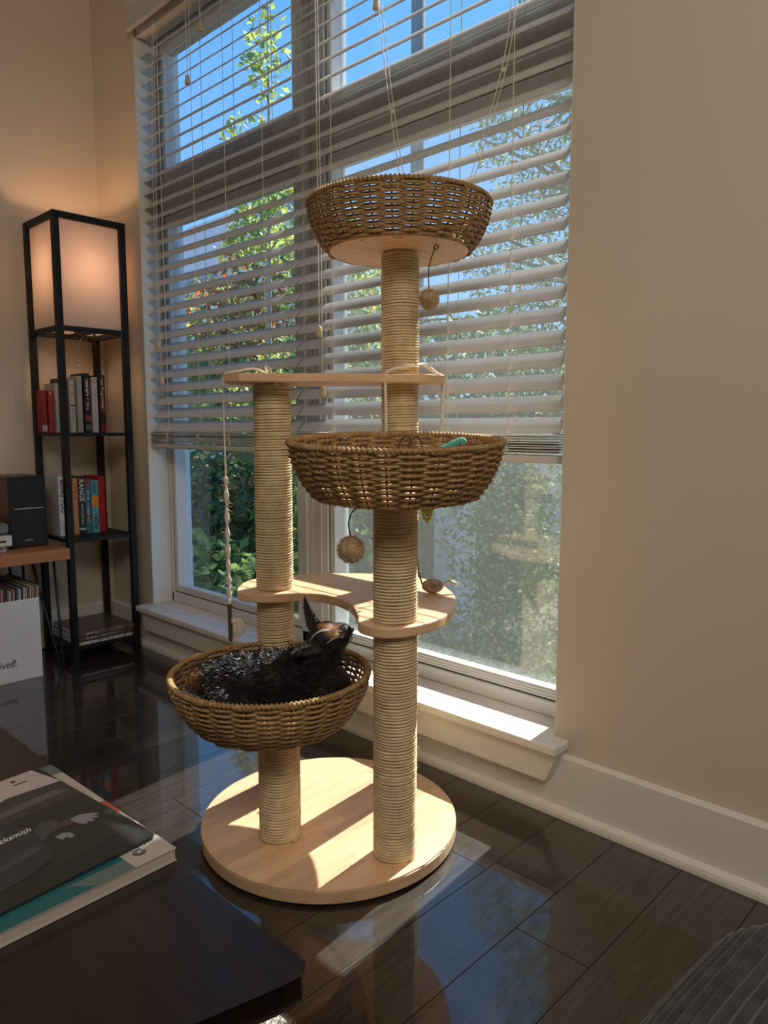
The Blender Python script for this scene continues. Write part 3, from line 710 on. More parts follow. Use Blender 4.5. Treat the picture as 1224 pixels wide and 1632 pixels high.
# tortoiseshell coat: near-black with ginger patches, coloured by position along the body
def cat_mat(name, rough, sheen):
    m = mat(name, (.007, .006, .006), rough, .35, sheen=sheen); t = m.node_tree; n = t.nodes; L = t.links; b = n['Principled BSDF']
    g = n.new('ShaderNodeNewGeometry'); nz = n.new('ShaderNodeTexNoise'); nz.inputs['Scale'].default_value = 24; nz.inputs['Detail'].default_value = 5; nz.inputs['Roughness'].default_value = .7
    L.new(g.outputs['Position'], nz.inputs[0])
    fac = None
    for (c, rad) in ((cw(-.155, -.02, .36), .045), (cw(.128, -.03, .478), .022), (cw(.105, -.020, .486), .015), (cw(.150, .02, .415), .02), (cw(.02, -.07, .32), .02)):
        d = n.new('ShaderNodeVectorMath'); d.operation = 'DISTANCE'; d.inputs[1].default_value = c; L.new(g.outputs['Position'], d.inputs[0])
        mr = n.new('ShaderNodeMapRange'); mr.inputs[1].default_value = rad; mr.inputs[2].default_value = rad * .35; mr.inputs[3].default_value = 0; mr.inputs[4].default_value = 1; mr.clamp = True
        L.new(d.outputs['Value'], mr.inputs[0])
        if fac is None: fac = mr.outputs[0]
        else:
            a = n.new('ShaderNodeMath'); a.operation = 'MAXIMUM'; L.new(fac, a.inputs[0]); L.new(mr.outputs[0], a.inputs[1]); fac = a.outputs[0]
    th = n.new('ShaderNodeMapRange'); th.inputs[1].default_value = .38; th.inputs[2].default_value = .56; L.new(nz.outputs['Fac'], th.inputs[0])
    mu = n.new('ShaderNodeMath'); mu.operation = 'MULTIPLY'; L.new(fac, mu.inputs[0]); L.new(th.outputs[0], mu.inputs[1])
    mx = n.new('ShaderNodeMix'); mx.data_type = 'RGBA'; mx.inputs[6].default_value = (.007, .006, .006, 1); mx.inputs[7].default_value = (.42, .19, .065, 1)
    L.new(mu.outputs[0], mx.inputs[0]); L.new(mx.outputs[2], b.inputs['Base Color'])
cat_mat('cat_coat', .65, .05); cat_mat('cat_fur', .5, .08)
cloc = cw(0, 0, .29)
for v in cme.vertices: v.co = v.co - cloc
cme.materials.clear(); cme.materials.append(MATS['cat_coat'])
cat = bpy.data.objects.new('cat', cme); C.objects.link(cat); cat.location = cloc; WLOC['cat'] = cloc
tag(cat, 'black and ginger tortoiseshell cat lying in the lowest basket looking up', 'cat')
pts = []; ds = []
polys = cme.polygons; areas = np.array([p.area for p in polys]); cum = np.cumsum(areas); pick = np.searchsorted(cum, rng.uniform(0, cum[-1], 22000))
flow = cvec((-1, 0, -.15))
for i in pick:
    p = polys[int(min(i, len(polys) - 1))]; w = p.center + cloc; nn = p.normal
    loc_u = (w - CB).dot(ex); zz = w.z
    hd = zz > .425 and loc_u > .03
    fl = cvec((-.8, -.1, -.5)) if hd else flow
    pts.append(w - nn * .0008); ds.append(nn * (.35 if hd else .5) + fl * .8)
sel_h = [i for i, w in enumerate(pts) if w.z > .425 and (w - CB).dot(ex) > .03]
hs_ = set(sel_h)
h = strips([pts[i] for i in range(len(pts)) if i not in hs_], [ds[i] for i in range(len(pts)) if i not in hs_], .0125, .00045, .4).build('body_fur', 'cat_fur', cat); h['kind'] = 'stuff'
h = strips([pts[i] for i in sel_h], [ds[i] for i in sel_h], .0055, .00045, .4).build('head_fur', 'cat_fur', cat); h['kind'] = 'stuff'
mat('cat_eye', (.42, .34, .05), .08, .8, coat=1.0); mat('cat_nose', (.10, .045, .04), .35); mat('whisker', (.9, .9, .88), .4, trans=.3); mat('ear_hair', (.55, .53, .50), .7, trans=.3)
for s_ in (-1, 1):
    c = cw(.1330, -.007 + s_ * .0215, .4655); e_ = MB().ellipsoid(c, (.0075, .0065, .0068), 14, 10).build('eye', 'cat_eye', cat, smooth=True)
    d = (ex * .62 + ey * (s_ * .62) + Vector((0, 0, .45))).normalized(); Mq = d.to_track_quat('X', 'Z').to_matrix()
    MB().ellipsoid(c + d * .0049, (.0018, .0016, .0046), 10, 8, M=Mq).build('pupil', 'print_black', e_, smooth=True)
MB().ellipsoid(cw(.1648, -.008, .4705), (.0042, .0055, .0038), 12, 8, M=Matrix.Rotation(YAW, 3, 'Z')).build('nose', 'cat_nose', cat, smooth=True)
t = MB(); t.tube(smooth_path([cw(.158, -.024, .4505), cw(.163, -.016, .4520), cw(.1645, -.008, .4550), cw(.163, .002, .4520), cw(.158, .010, .4505)], 4), .0010, 5); t.build('mouth', 'cat_nose', cat)
t = MB()
for k in range(4):
    a = .002 * k; t.tube(smooth_path([cw(.152, -.023, .4635 - a), cw(.146 - .003 * k, -.050, .4800 - .004 * k), cw(.136 - .006 * k, -.072, .486 - .008 * k)], 4), [.0003] * 7 + [.0002, .00012], 4)
    t.tube(smooth_path([cw(.152, .010, .4645 - a * .5), cw(.158 + .003 * k, .026, .490 - .001 * k), cw(.156 + .004 * k, .040, .507 - .002 * k)], 4), [.0003] * 7 + [.0002, .00012], 4)
for k in range(3):
    t.tube(smooth_path([cw(.128, -.024, .475), cw(.108 - .004 * k, -.045, .482 - .003 * k), cw(.088 - .003 * k, -.052, .470 - .006 * k)], 4), [.0003] * 7 + [.0002, .00012], 4)
w_ = t.build('whiskers', 'whisker', cat); w_['kind'] = 'stuff'
pts = []; ds = []
for _ in range(70):
    a = random.random(); pts.append(cw(.086 - .030 * a, -.044 - .020 * a, .449 - .006 * a)); ds.append(cvec((-.4 + random.gauss(0, .4), -.5, .5 + random.gauss(0, .4))))
for _ in range(30):
    a = random.random(); pts.append(cw(.090 - .014 * a, .020 + .012 * a, .476 + .03 * a)); ds.append(cvec((.6, -.4, .6 + random.gauss(0, .3))))
h = strips(pts, ds, .011, .0005).build('ear_hair', 'ear_hair', cat); h['kind'] = 'stuff'

# ================================================================== SHELF LAMP
lx0, lx1, ly0, ly1 = -2.935, -2.69, 1.13, 1.375
lamp = thing('shelf_lamp', 'tall black shelf lamp with a glowing white shade in the corner', 'floor lamp', ((lx0 + lx1) / 2, (ly0 + ly1) / 2, 0))
h_ = .0115
for px, py in ((lx0, ly0), (lx1, ly0), (lx0, ly1), (lx1, ly1)):
    MB().bbox(px - h_, px + h_, py - h_, py + h_, 0, 1.621, r=.0015).build('post', 'black_wood', lamp)
for z0, z1 in ((1.599, 1.621), (1.211, 1.229)):
    for yy in (ly0, ly1): MB().bbox(lx0 + h_, lx1 - h_, yy - h_ * .9, yy + h_ * .9, z0, z1, r=.001).build('rail', 'black_wood', lamp)
    for xx in (lx0, lx1): MB().bbox(xx - h_ * .9, xx + h_ * .9, ly0 + h_, ly1 - h_, z0, z1, r=.001).build('rail', 'black_wood', lamp)
bar = MB().bbox(lx0 + h_, lx1 - h_, (ly0 + ly1) / 2 - .012, (ly0 + ly1) / 2 + .012, 1.211, 1.222, r=.001); bar.build('socket_bar', 'black_wood', lamp)
for z in (.848, .459, .055):
    MB().bbox(lx0 - .008, lx1 + .008, ly0 - .008, ly1 + .008, z - .012, z, r=.001).build('shelf', 'black_wood', lamp)
sh = []
for (a0, a1, b0, b1) in ((lx0 + h_, lx1 - h_, ly0 + .004, ly0 + .005), (lx0 + h_, lx1 - h_, ly1 - .005, ly1 - .004), (lx0 + .004, lx0 + .005, ly0 + h_, ly1 - h_), (lx1 - .005, lx1 - .004, ly0 + h_, ly1 - h_)):
    MB().box(a0, a1, b0, b1, 1.228, 1.600).build('shade_panel', 'shade_fabric', lamp)
lc = ((lx0 + lx1) / 2, (ly0 + ly1) / 2)
MB().lathe([(.016, 1.222), (.018, 1.25), (.016, 1.30)], lc[0], lc[1], 16).build('lamp_socket', 'metal_black', lamp)
bu = MB().lathe([(.012, 1.30), (.016, 1.32), (.030, 1.352), (.032, 1.37), (.026, 1.392), (.010, 1.404)], lc[0], lc[1], 20).build('bulb', 'bulb_glass', lamp, smooth=True)
light('lamp_bulb_light', 'POINT', (lc[0], lc[1], 1.45), 2.9, (1.0, .56, .30), shadow_soft_size=.035)
t = MB(); t.tube(smooth_path([(lc[0] + .03, lc[1], 1.211), (lc[0] + .03, lc[1] - .02, 1.15), (lc[0] + .03, lc[1] - .02, 1.10)], 5), .0008, 5); t.ellipsoid((lc[0] + .03, lc[1] - .02, 1.097), (.004, .004, .005), 8, 6); t.build('pull_chain', 'silver', lamp)
t = MB(); t.tube(smooth_path([(lc[0], lc[1], 1.21), (lc[0] - .02, lc[1] + .05, 1.195), (lx0 + .02, ly1 - .02, 1.19), (lx0 + .014, ly1 - .014, 1.1), (lx0 + .014, ly1 - .014, .9)], 6), .0025, 6); t.build('power_cord', 'metal_black', lamp)

# ------------------------------------------------------------------ books
def bookmat(nm, c, rough=.5): return mat('book_' + nm, c, rough, noise=(40, .08))
def glyphs(n, size, loc, ex_, ey_, ez_, m, parent):
    """a row of tiny upright strokes: print too small to read in the photograph"""
    b = MB(); x = 0.0; M0 = Matrix((Vector(ex_), Vector(ey_), Vector(ez_))).transposed().to_4x4(); M0.translation = Vector(loc)
    for i in range(n):
        w = size * random.choice((.34, .42, .48)); hh = size * .34
        if random.random() < .13: x += size * .4; continue
        b.box(x, x + w * .3, -hh, hh, 0, .0003, M=M0); b.box(x + w * .3, x + w, hh * random.choice((-.9, -.1, .6)), hh * random.choice((-.55, .2, .95)), 0, .0003, M=M0)
        x += w + size * .12
    o = b.build('spine_lettering', m, parent); o['kind'] = 'stuff'; return o
def book(label, x_spine, y0, th, z, hgt, depth, col, txt=(), lean=0.0, group='books on the shelf lamp', bands=()):
    """upright book with its spine facing the room (+x)"""
    nm = 'b%d' % len(MATS); bookmat(nm, col); m = 'book_' + nm
    root = thing('book', label, 'book', (x_spine - depth / 2, y0 + th / 2, z), group)
    xs, xb = x_spine, x_spine - depth; c = .0016
    cv = MB(); cv.bbox(xb, xs, y0, y0 + c, z, z + hgt, r=.0005).bbox(xb, xs, y0 + th - c, y0 + th, z, z + hgt, r=.0005).bbox(xs - c, xs, y0 + .0002, y0 + th - .0002, z, z + hgt, r=.0005)
    cv.build('cover', m, root)
    MB().box(xb + .003, xs - c, y0 + c, y0 + th - c, z + .003, z + hgt - .003).build('pages', 'paper', root)
    for (z0, z1, bc) in bands:
        k = 'bd%d' % len(MATS); mat(k, bc, .5); MB().box(xs, xs + .0003, y0 + .0005, y0 + th - .0005, z + z0, z + z1).build('spine_band', k, root)
    for (s_, size, zt, m2, bold) in txt:
        if s_[0] == '#':
            glyphs(int(s_[1:]), size, (xs + .0002, y0 + th * .5, z + zt), (0, 0, -1), (0, 1, 0), (1, 0, 0), m2, root); continue
        text('spine_text', s_, size, (xs + .0007, y0 + th * .5, z + zt), (0, 0, -1), (0, 1, 0), m2, root, bold=bold)
    if lean: root.rotation_euler = (lean, 0, 0)
    return root
mat('ink_cream', (.62, .60, .54), .6); mat('ink_orange', (.72, .26, .10), .6); mat('ink_blue', (.05, .10, .30), .6); mat('ink_red', (.4, .03, .03), .6); mat('ink_grey', (.25, .26, .26), .6)
U = .848; y = 1.124
upper = [  # label, x spine, thickness, height, depth, colour, text, bands
    ('dark red hardcover at the wall end of the higher row of books', -2.872, .020, .158, .09, (.26, .012, .018), [], [(.005, .028, (.45, .38, .33))]),
    ('brighter red paperback leaning beside the dark red hardcover', -2.866, .018, .158, .09, (.42, .025, .02), [('#1', .010, .15, 'ink_cream', 0)], []),
    ('thin pale grey book hidden behind the lamp post in the higher row', -2.856, .016, .186, .10, (.48, .45, .40), [], []),
    ('dark charcoal paperback with white spine lettering in the higher row', -2.846, .022, .205, .10, (.03, .032, .035), [('#13', .0105, .195, 'ink_cream', .0002)], []),
    ('cream book with orange spine lettering in the higher row', -2.838, .021, .198, .11, (.60, .57, .50), [('#7', .0185, .182, 'ink_orange', .0004), ('#8', .0125, .092, 'ink_grey', 0)], [(.100, .106, (.05, .05, .06))]),
    ('plain silver grey hardcover with a rounded spine in the higher row', -2.828, .020, .214, .12, (.42, .41, .38), [], []),
    ('navy black book with tall white spine lettering in the higher row', -2.820, .024, .226, .12, (.012, .016, .028), [('#15', .0155, .205, 'ink_cream', .0003)], [(.045, .066, (.30, .05, .05)), (.012, .030, (.10, .16, .16))]),
    ('white paperback with a red ring at the top of its spine', -2.812, .021, .212, .12, (.62, .58, .60), [('O', .022, .207, 'ink_red', .0002), ('#30', .0085, .172, 'ink_grey', 0)], []),
    ('black and maroon paperback at the window end of the higher row', -2.804, .023, .222, .12, (.022, .010, .016), [('#5', .013, .210, 'ink_cream', 0), ('Programmer', .0165, .175, 'ink_cream', .0002)], [(.002, .034, (.20, .012, .03)), (.075, .115, (.16, .02, .04))]),
]
for (lab, xs, th, hg, dp, col, tx, bd) in upper:
    book(lab, xs, y, th, U + .0005, hg, dp, col, tx, bands=bd, group='higher row of books on the shelf lamp'); y += th + .0042
Mz = .459; y = 1.140
middle = [
    ('white hardcover reading BEING YOU behind the lamp post', -2.796, .026, .226, .140, (.66, .65, .63), [('BEING YOU', .024, .215, 'print_black', .0004), ('#9', .008, .055, 'ink_grey', 0)], []),
    ('white paperback with blue spine lettering in the lower row', -2.798, .018, .230, .14, (.62, .66, .70), [('#12', .0125, .218, 'ink_blue', .0002)], []),
    ('orange paperback in the lower row of books', -2.798, .018, .217, .13, (.62, .25, .09), [('#13', .0095, .192, 'ink_red', 0)], []),
    ('black paperback reading RANGE in the lower row of books', -2.800, .022, .222, .14, (.020, .022, .020), [('RANGE', .026, .212, 'ink_cream', .0006), ('DAVID EPSTEIN', .0115, .118, 'ink_cream', 0)], [(.016, .024, (.6, .58, .5))]),
    ('mottled blue and red paperback in the lower row of books', -2.802, .020, .210, .13, (.05, .14, .22), [('#4', .017, .165, 'ink_cream', .0003), ('#11', .012, .105, 'ink_cream', 0)], [(.185, .210, (.22, .06, .05)), (.05, .075, (.20, .05, .06))]),
    ('teal paperback with an orange block on its spine', -2.802, .025, .204, .13, (.09, .40, .46), [('STEVEN', .0125, .196, 'ink_blue', .0002), ('NOW', .022, .072, 'print_black', .0004)], [(.100, .145, (.80, .27, .03))]),
    ('glossy red hardcover at the window end of the lower row', -2.808, .024, .220, .13, (.38, .010, .022), [], []),
]
for (lab, xs, th, hg, dp, col, tx, bd) in middle:
    th *= 1.13; o = book(lab, xs, y, th, Mz + .0005, hg, dp, col, tx, bands=bd, group='lower row of books on the shelf lamp'); y += th + .0022
    if col == (.09, .40, .46): text('spine_text', 'PINKER', .0125, (xs + .0007, o.location.y - .007, Mz + .196), (0, 0, -1), (0, 1, 0), 'ink_blue', o, bold=.0002)
# magazines lying on the lowest shelf
for i, (lab, th, col, band, tx) in enumerate((('grey glossy magazine lowest of the three lying on the bottom shelf', .014, (.30, .30, .31), (.55, .52, .48), 6), ('colourful magazine with a printed spine in the middle of the bottom shelf pile', .020, (.05, .05, .06), (.10, .07, .065), 26), ('dark brown picture book topmost of the bottom shelf pile', .017, (.07, .055, .048), (.16, .11, .08), 9))):
    z = .0555 + (0, .0143, .0346)[i]; k = 'mg%d' % i; mat(k, col, .3); mat(k + 's', band, .4, noise=(50, .6))
    root = thing('magazine', lab, 'magazine', ((lx0 + lx1) / 2, (ly0 + ly1) / 2, z), 'magazines on the bottom shelf')
    x0_, x1_, y0_, y1_ = lx0 + .016, lx1 - .004 + .006 * i, ly0 + .014, ly1 - .013
    MB().bbox(x0_, x1_, y0_, y1_, z + th - .0016, z + th - .0002, r=.0004).bbox(x0_, x1_, y0_, y1_, z, z + .0014, r=.0004).build('cover', k, root)
    MB().box(x0_ + .002, x1_ - .001, y0_ + .001, y1_ - .001, z + .0014, z + th - .0016).build('pages', 'paper', root)
    MB().box(x1_ - .001, x1_ + .0004, y0_, y1_, z + .0004, z + th - .0006).build('spine', k + 's', root)
    glyphs(tx, .009, (x1_ + .0004, y0_ + .03, z + th * .5), (0, 1, 0), (0, 0, 1), (1, 0, 0), 'ink_cream', root)

# ================================================================== BENCH WITH RECORDS
DX, DY, DZ = -2.622, 1.10, .440
bench = thing('bench_table', 'low bench with an orange-brown wooden top and black hairpin legs', 'bench', (-2.78, .70, 0))
MB().bbox(-2.945, DX, .05, DY, .400, DZ, r=.002).build('top', 'desk_wood', bench)
def hairpin(xc, yc, sx, sy):
    t = MB(); f0 = Vector((xc + .012 * sx, yc + .014 * sy, .004)); a = Vector((xc - .03 * sx, yc - .055 * sy, .399)); c = Vector((xc + .0 * sx, yc + .008 * sy, .399))
    t.tube([a, f0 + Vector((0, -.006 * sy, .006)), f0, f0 + Vector((.002, .006 * sy, .006)), c], .0048, 8)
    t.build('hairpin_leg', 'metal_black', bench, smooth=True)
hairpin(-2.640, 1.040, 1, 1); hairpin(-2.640, .11, 1, -1); hairpin(-2.91, 1.03, -1, 1); hairpin(-2.91, .11, -1, -1)

# white carton of records
crate = thing('record_box', 'white cardboard box holding vinyl records under the bench', 'box', (-2.78, .81, 0))
bx0, bx1, by0, by1, bh = -2.93, -2.615, .63, .982, .283; wt = .004
MB().bbox(bx1 - wt, bx1, by0, by1, .0005, bh, r=.001).build('front_panel', 'box_white', crate)
MB().bbox(bx0, bx0 + wt, by0, by1, .0005, bh, r=.001).build('back_panel', 'box_white', crate)
MB().bbox(bx0 + wt, bx1 - wt, by1 - wt, by1, .0005, bh, r=.001).build('side_panel', 'box_white', crate)
MB().bbox(bx0 + wt, bx1 - wt, by0, by0 + wt, .0005, bh, r=.001).build('side_panel', 'box_white', crate)
MB().box(bx0 + wt, bx1 - wt, by0 + wt, by1 - wt, .0005, .004).build('bottom_panel', 'box_white', crate)
text('box_text', 'arrived!', .036, (bx1 + .0006, .8965, .066), (0, 1, 0), (0, 0, 1), 'print_black', crate, align='RIGHT', sx=.78)
MB().box(bx1, bx1 + .0004, .838, .846, .168, .171).build('box_mark', 'print_black', crate)
cols = [(.10, .07, .05), (.45, .40, .32), (.42, .06, .03), (.36, .30, .22), (.55, .50, .40), (.15, .14, .13), (.5, .46, .38), (.60, .57, .50), (.04, .04, .05), (.62, .60, .55), (.35, .42, .45), (.06, .05, .05), (.50, .44, .30), (.28, .10, .06), (.55, .53, .5), (.08, .09, .12)]
cnames = ['dark brown', 'tan', 'red', 'beige', 'cream', 'charcoal', 'buff', 'ivory', 'black', 'white', 'pale blue', 'black-brown', 'straw', 'rust', 'light grey', 'navy']
y = by1 - wt - .006
for i in range(44):
    if y < by0 + .012: break
    th = random.choice((.0035, .0045, .006)); k = i % 16; nm = 'sleeve%d' % k
    if nm not in MATS: mat(nm, cols[k], .6, noise=(30, .2))
    hh = .315 + random.uniform(-.004, .006)
    lean = math.radians(-3.0)
    M = Matrix.Translation((0, y, .0045)) @ Matrix.Rotation(lean, 4, 'X')
    ob = MB().bbox(bx0 + .010, bx1 - wt - .004, -th / 2, th / 2, .0005, hh, r=.0004, M=M)
    inv = i >= 14
    lab = ('record sleeve standing deep in the white box towards the frame edge' if inv else '%s record sleeve in the white box, number %s from the lamp end' % (cnames[k], ['one', 'two', 'three', 'four', 'five', 'six', 'seven', 'eight', 'nine', 'ten', 'eleven', 'twelve', 'thirteen', 'fourteen'][i]))
    tag(ob.build('record_sleeve', nm, loc=((bx0 + bx1) / 2, y, .005)), lab, 'record', 'records in the white box')
    y -= th + .0022

# speaker
sx1, sy0, sy1, sz = -2.748, .948, 1.076, DZ
spk = thing('speaker', 'black cloth bookshelf speaker with a thin silver line on the bench', 'speaker', (-2.83, 1.01, DZ))
MB().bbox(-2.935, sx1 - .012, sy0 + .002, sy1 - .002, sz + .004, sz + .255, r=.004).build('cabinet', 'speaker_cabinet', spk)
MB().bbox(sx1 - .012, sx1, sy0, sy1, sz + .002, sz + .256, r=.005).build('grille', 'speaker_cloth', spk)
MB().bbox(sx1, sx1 + .0012, sy0 + .016, sy1 - .012, sz + .139, sz + .142, r=.0004).build('accent_line', 'silver', spk)
text('badge_text', 'EDIFIER', .0085, (sx1 + .0008, (sy0 + sy1) / 2 - .004, sz + .026), (0, 1, 0), (0, 0, 1), 'ink_cream', spk, align='CENTER')
ft = MB()
for a in (-2.92, -2.77):
    for b_ in (sy0 + .02, sy1 - .02): ft.lathe([(.006, sz), (.006, sz + .005)], a, b_, 10)
ft.build('rubber_feet', 'gasket', spk)

# turntable at the frame edge
tt = thing('turntable', 'silver turntable with a smoky lid at the edge of the bench', 'turntable', (-2.80, .76, DZ))
MB().bbox(-2.93, -2.672, .56, .926, DZ + .020, DZ + .062, r=.006).build('plinth', 'silver', tt)
MB().bbox(-2.925, -2.680, .565, .921, DZ + .063, DZ + .102, r=.012).build('dust_cover', 'smoke_acrylic', tt)
MB().bbox(-2.672, -2.6705, .885, .905, DZ + .036, DZ + .044, r=.0005).build('control_slot', 'gasket', tt)
ft = MB()
for a in (-2.90, -2.70):
    for b_ in (.59, .900): ft.lathe([(.014, DZ), (.016, DZ + .004), (.016, DZ + .012), (.010, DZ + .0205)], a, b_, 16)
ft.build('feet', 'silver', tt)
# ================================================================== COFFEE TABLE, BOOKS ON IT, RUG, BLANKET
TZ = .370
ct = thing('coffee_table', 'dark brown wooden coffee table in the foreground', 'coffee table', (-1.0, .1, 0))
poly = [(-.500, .408), (-.4925, .400), (-.4955, .380), (-.516, .298), (-.600, -.22), (-.62, -.235), (-1.55, -.235), (-1.57, -.22), (-1.57, .395), (-1.56, .408)]
MB().prism(poly, TZ - .027, TZ, r=.004).build('top', 'coffee_table_wood', ct)
for (a, b_) in ((-.70, .30), (-.74, -.14), (-1.48, .30), (-1.48, -.14)): MB().bbox(a - .025, a + .025, b_ - .025, b_ + .025, .0125, TZ - .027, r=.003).build('leg', 'coffee_table_wood', ct)
ap = MB().bbox(-1.46, -.72, .28, .30, TZ - .08, TZ - .027, r=.002).bbox(-1.46, -.76, -.15, -.13, TZ - .08, TZ - .027, r=.002); ap.build('apron', 'coffee_table_wood', ct)

def frame2(A, s, z):
    s = Vector((*s, 0)).normalized(); t = Vector((-s.y, s.x, 0))     # t points away from the window
    return lambda a, b_, dz=0.0: Vector((A[0], A[1], z)) + s * a + t * b_ + Vector((0, 0, dz)), s, t
def patch(F, pts, dz, nm, m, parent, th=.0002):
    b = MB(); n = len(pts); P = [F(a, b_, dz) for a, b_ in pts] + [F(a, b_, dz + th) for a, b_ in pts]
    ar = sum(pts[i - 1][0] * pts[i][1] - pts[i][0] * pts[i - 1][1] for i in range(n))
    up = tuple(range(n, 2 * n)); up = up if ar > 0 else tuple(reversed(up))
    b.add(P, [up] + [(i, (i + 1) % n, n + (i + 1) % n, n + i) for i in range(n)])
    return b.build(nm, m, parent)
for nm, c in dict(cov_white=(.48, .44, .40), cov_teal=(.015, .12, .135), cov_sea=(.11, .17, .16), cov_red=(.50, .10, .06), cov_pages=(.50, .46, .42), mag_dark=(.024, .026, .024), mag_green=(.030, .036, .026), mag_sky=(.52, .45, .44), mag_hill=(.055, .055, .052), mag_mist=(.12, .115, .11), mag_coat=(.040, .043, .047), mag_coat2=(.065, .068, .072), mag_glove=(.24, .25, .30), mag_skin=(.09, .055, .045), mag_cap=(.018, .018, .020)).items(): mat(nm, c, .42)
F2, s2, t2 = frame2((-.734, .414), (-.999, -.044), TZ + .0003)
book2 = thing('art_book', 'thick white and teal paperback under the dark magazine on the coffee table', 'book', F2(.15, .1))
rect = lambda a0, a1, b0, b1: [(a0, b0), (a1, b0), (a1, b1), (a0, b1)]
b = MB(); b.prism([(F2(a, c).x, F2(a, c).y) for a, c in rect(.001, .318, .0015, .249)], TZ + .0014, TZ + .0150); b.build('pages', 'cov_pages', book2)
b = MB(); pp = [(F2(a, c).x, F2(a, c).y) for a, c in rect(0, .32, 0, .25)]; b.prism(pp, TZ + .0005, TZ + .0016); b.prism(pp, TZ + .0148, TZ + .0160); b.build('cover', 'cov_white', book2)
patch(F2, [(0, .052), (.10, .056), (.10, .25), (0, .25)], .0158, 'teal_print', 'cov_teal', book2)
patch(F2, [(0, .052), (.022, .053), (.022, .12), (0, .095)], .0160, 'pale_teal_print', 'cov_sea', book2)
patch(F2, rect(.125, .165, .0, .03), .0158, 'red_print', 'cov_red', book2); patch(F2, rect(.285, .32, .0, .05), .0158, 'pale_teal_print', 'cov_sea', book2)
# small spiral emblem near the corner
lg = MB()
for (r_, a0, a1) in ((.0062, -.6, 4.6), (.0036, .3, 5.2)):
    P_ = [F2(.0235 + r_ * math.cos(a0 + (a1 - a0) * i / 20), .0335 + r_ * 1.1 * math.sin(a0 + (a1 - a0) * i / 20), .0160) for i in range(21)]; lg.tube(P_, .0007, 5)
for i in range(7): lg.tube([F2(.0325 + .001 * (i % 2), .020 + .0042 * i, .0160), F2(.0352 - .001 * (i % 3), .0222 + .0042 * i, .0160)], .0006, 4)
lg.build('emblem', 'print_black', book2)

F1, s1, t1 = frame2((-.769, .409), (-.9945, -.105), TZ + .0163)
mag = thing('magazine', 'dark photo-covered magazine reading blacksmith topmost on the coffee table', 'magazine', F1(.14, .11))
def rrect(a1, b1, r=.010, n=5):
    out = []
    for (ca, cb, s0) in ((r, r, PI), (a1 - r, r, -PI / 2), (a1 - r, b1 - r, 0), (r, b1 - r, PI / 2)):
        for k in range(n + 1): out.append((ca + r * math.cos(s0 + PI / 2 * k / n), cb + r * math.sin(s0 + PI / 2 * k / n)))
    return out
rr_ = rrect(.281, .24); b = MB(); b.prism([(F1(a, c).x, F1(a, c).y) for a, c in rr_], TZ + .0163, TZ + .0203); b.build('cover', 'mag_dark', mag)
dz = .0040
patch(F1, [(.218, .0004), (.280, .010), (.280, .239), (.205, .239), (.212, .20), (.216, .14), (.222, .12), (.218, .09), (.226, .07), (.222, .03)], dz, 'sky_print', 'mag_sky', mag)
patch(F1, [(.165, .0005), (.218, .0005), (.222, .03), (.226, .07), (.218, .09), (.222, .12), (.216, .14), (.212, .20), (.205, .239), (.160, .239)], dz, 'hills_print', 'mag_hill', mag)
patch(F1, [(.186, .005), (.200, .02), (.194, .12), (.186, .239), (.176, .239), (.180, .10)], dz + .0002, 'mist_print', 'mag_mist', mag)
patch(F1, [(.04, .0005), (.165, .0005), (.163, .10), (.10, .12), (.03, .10)], dz, 'grass_print', 'mag_green', mag)
patch(F1, [(.05, .10), (.085, .092), (.140, .090), (.158, .100), (.166, .130), (.17, .17), (.165, .239), (.03, .239), (.035, .14)], dz + .0003, 'coat_print', 'mag_coat', mag)
patch(F1, [(.118, .090), (.135, .072), (.128, .060), (.105, .058), (.100, .075), (.092, .092)], dz + .0004, 'sleeve_print', 'mag_coat2', mag)
patch(F1, [(.088, .10), (.080, .14), (.074, .18), (.072, .239), (.062, .239), (.068, .15), (.076, .10)], dz + .0004, 'fold_print', 'mag_coat2', mag)
patch(F1, [(.112, .062), (.116, .048), (.108, .040), (.098, .046), (.100, .060)], dz + .0005, 'wrist_print', 'mag_skin', mag)
patch(F1, [(.112, .047), (.114, .034), (.106, .022), (.0985, .016), (.096, .020), (.099, .025), (.092, .020), (.089, .0235), (.095, .029), (.087, .028), (.086, .032), (.092, .036), (.086, .038), (.092, .044), (.101, .046)], dz + .0006, 'hand_print', 'mag_glove', mag)
patch(F1, [(.088, .078), (.090, .068), (.084, .062), (.074, .061), (.071, .067), (.078, .070), (.076, .076)], dz + .0006, 'hand_print', 'mag_glove', mag)
patch(F1, [(.176 + .026 * math.cos(k * PI / 8), .165 + .030 * math.sin(k * PI / 8)) for k in range(16)], dz + .0005, 'cap_print', 'mag_cap', mag)
patch(F1, [(.180 + .011 * math.cos(k * PI / 6), .1345 + .009 * math.sin(k * PI / 6)) for k in range(12)], dz + .0004, 'cap_print', 'mag_cap', mag)
text('title_text', 'Blacksmith', .0150, F1(.1275, .0885, dz + .0009), -t1, s1, 'print_white', mag, shear=.45, align='RIGHT', sx=.80)
patch(F1, [(.139, .124), (.1405, .131), (.143, .140), (.1445, .130), (.1435, .122), (.1455, .115), (.141, .117)], dz + .0007, 'emblem', 'print_white', mag)
patch(F1, [(.262, .040), (.268, .040), (.268, .046), (.262, .046)], dz + .0003, 'issue_mark', 'mag_hill', mag); patch(F1, [(.252, .030), (.255, .030), (.255, .048), (.252, .048)], dz + .0003, 'issue_mark', 'mag_hill', mag)

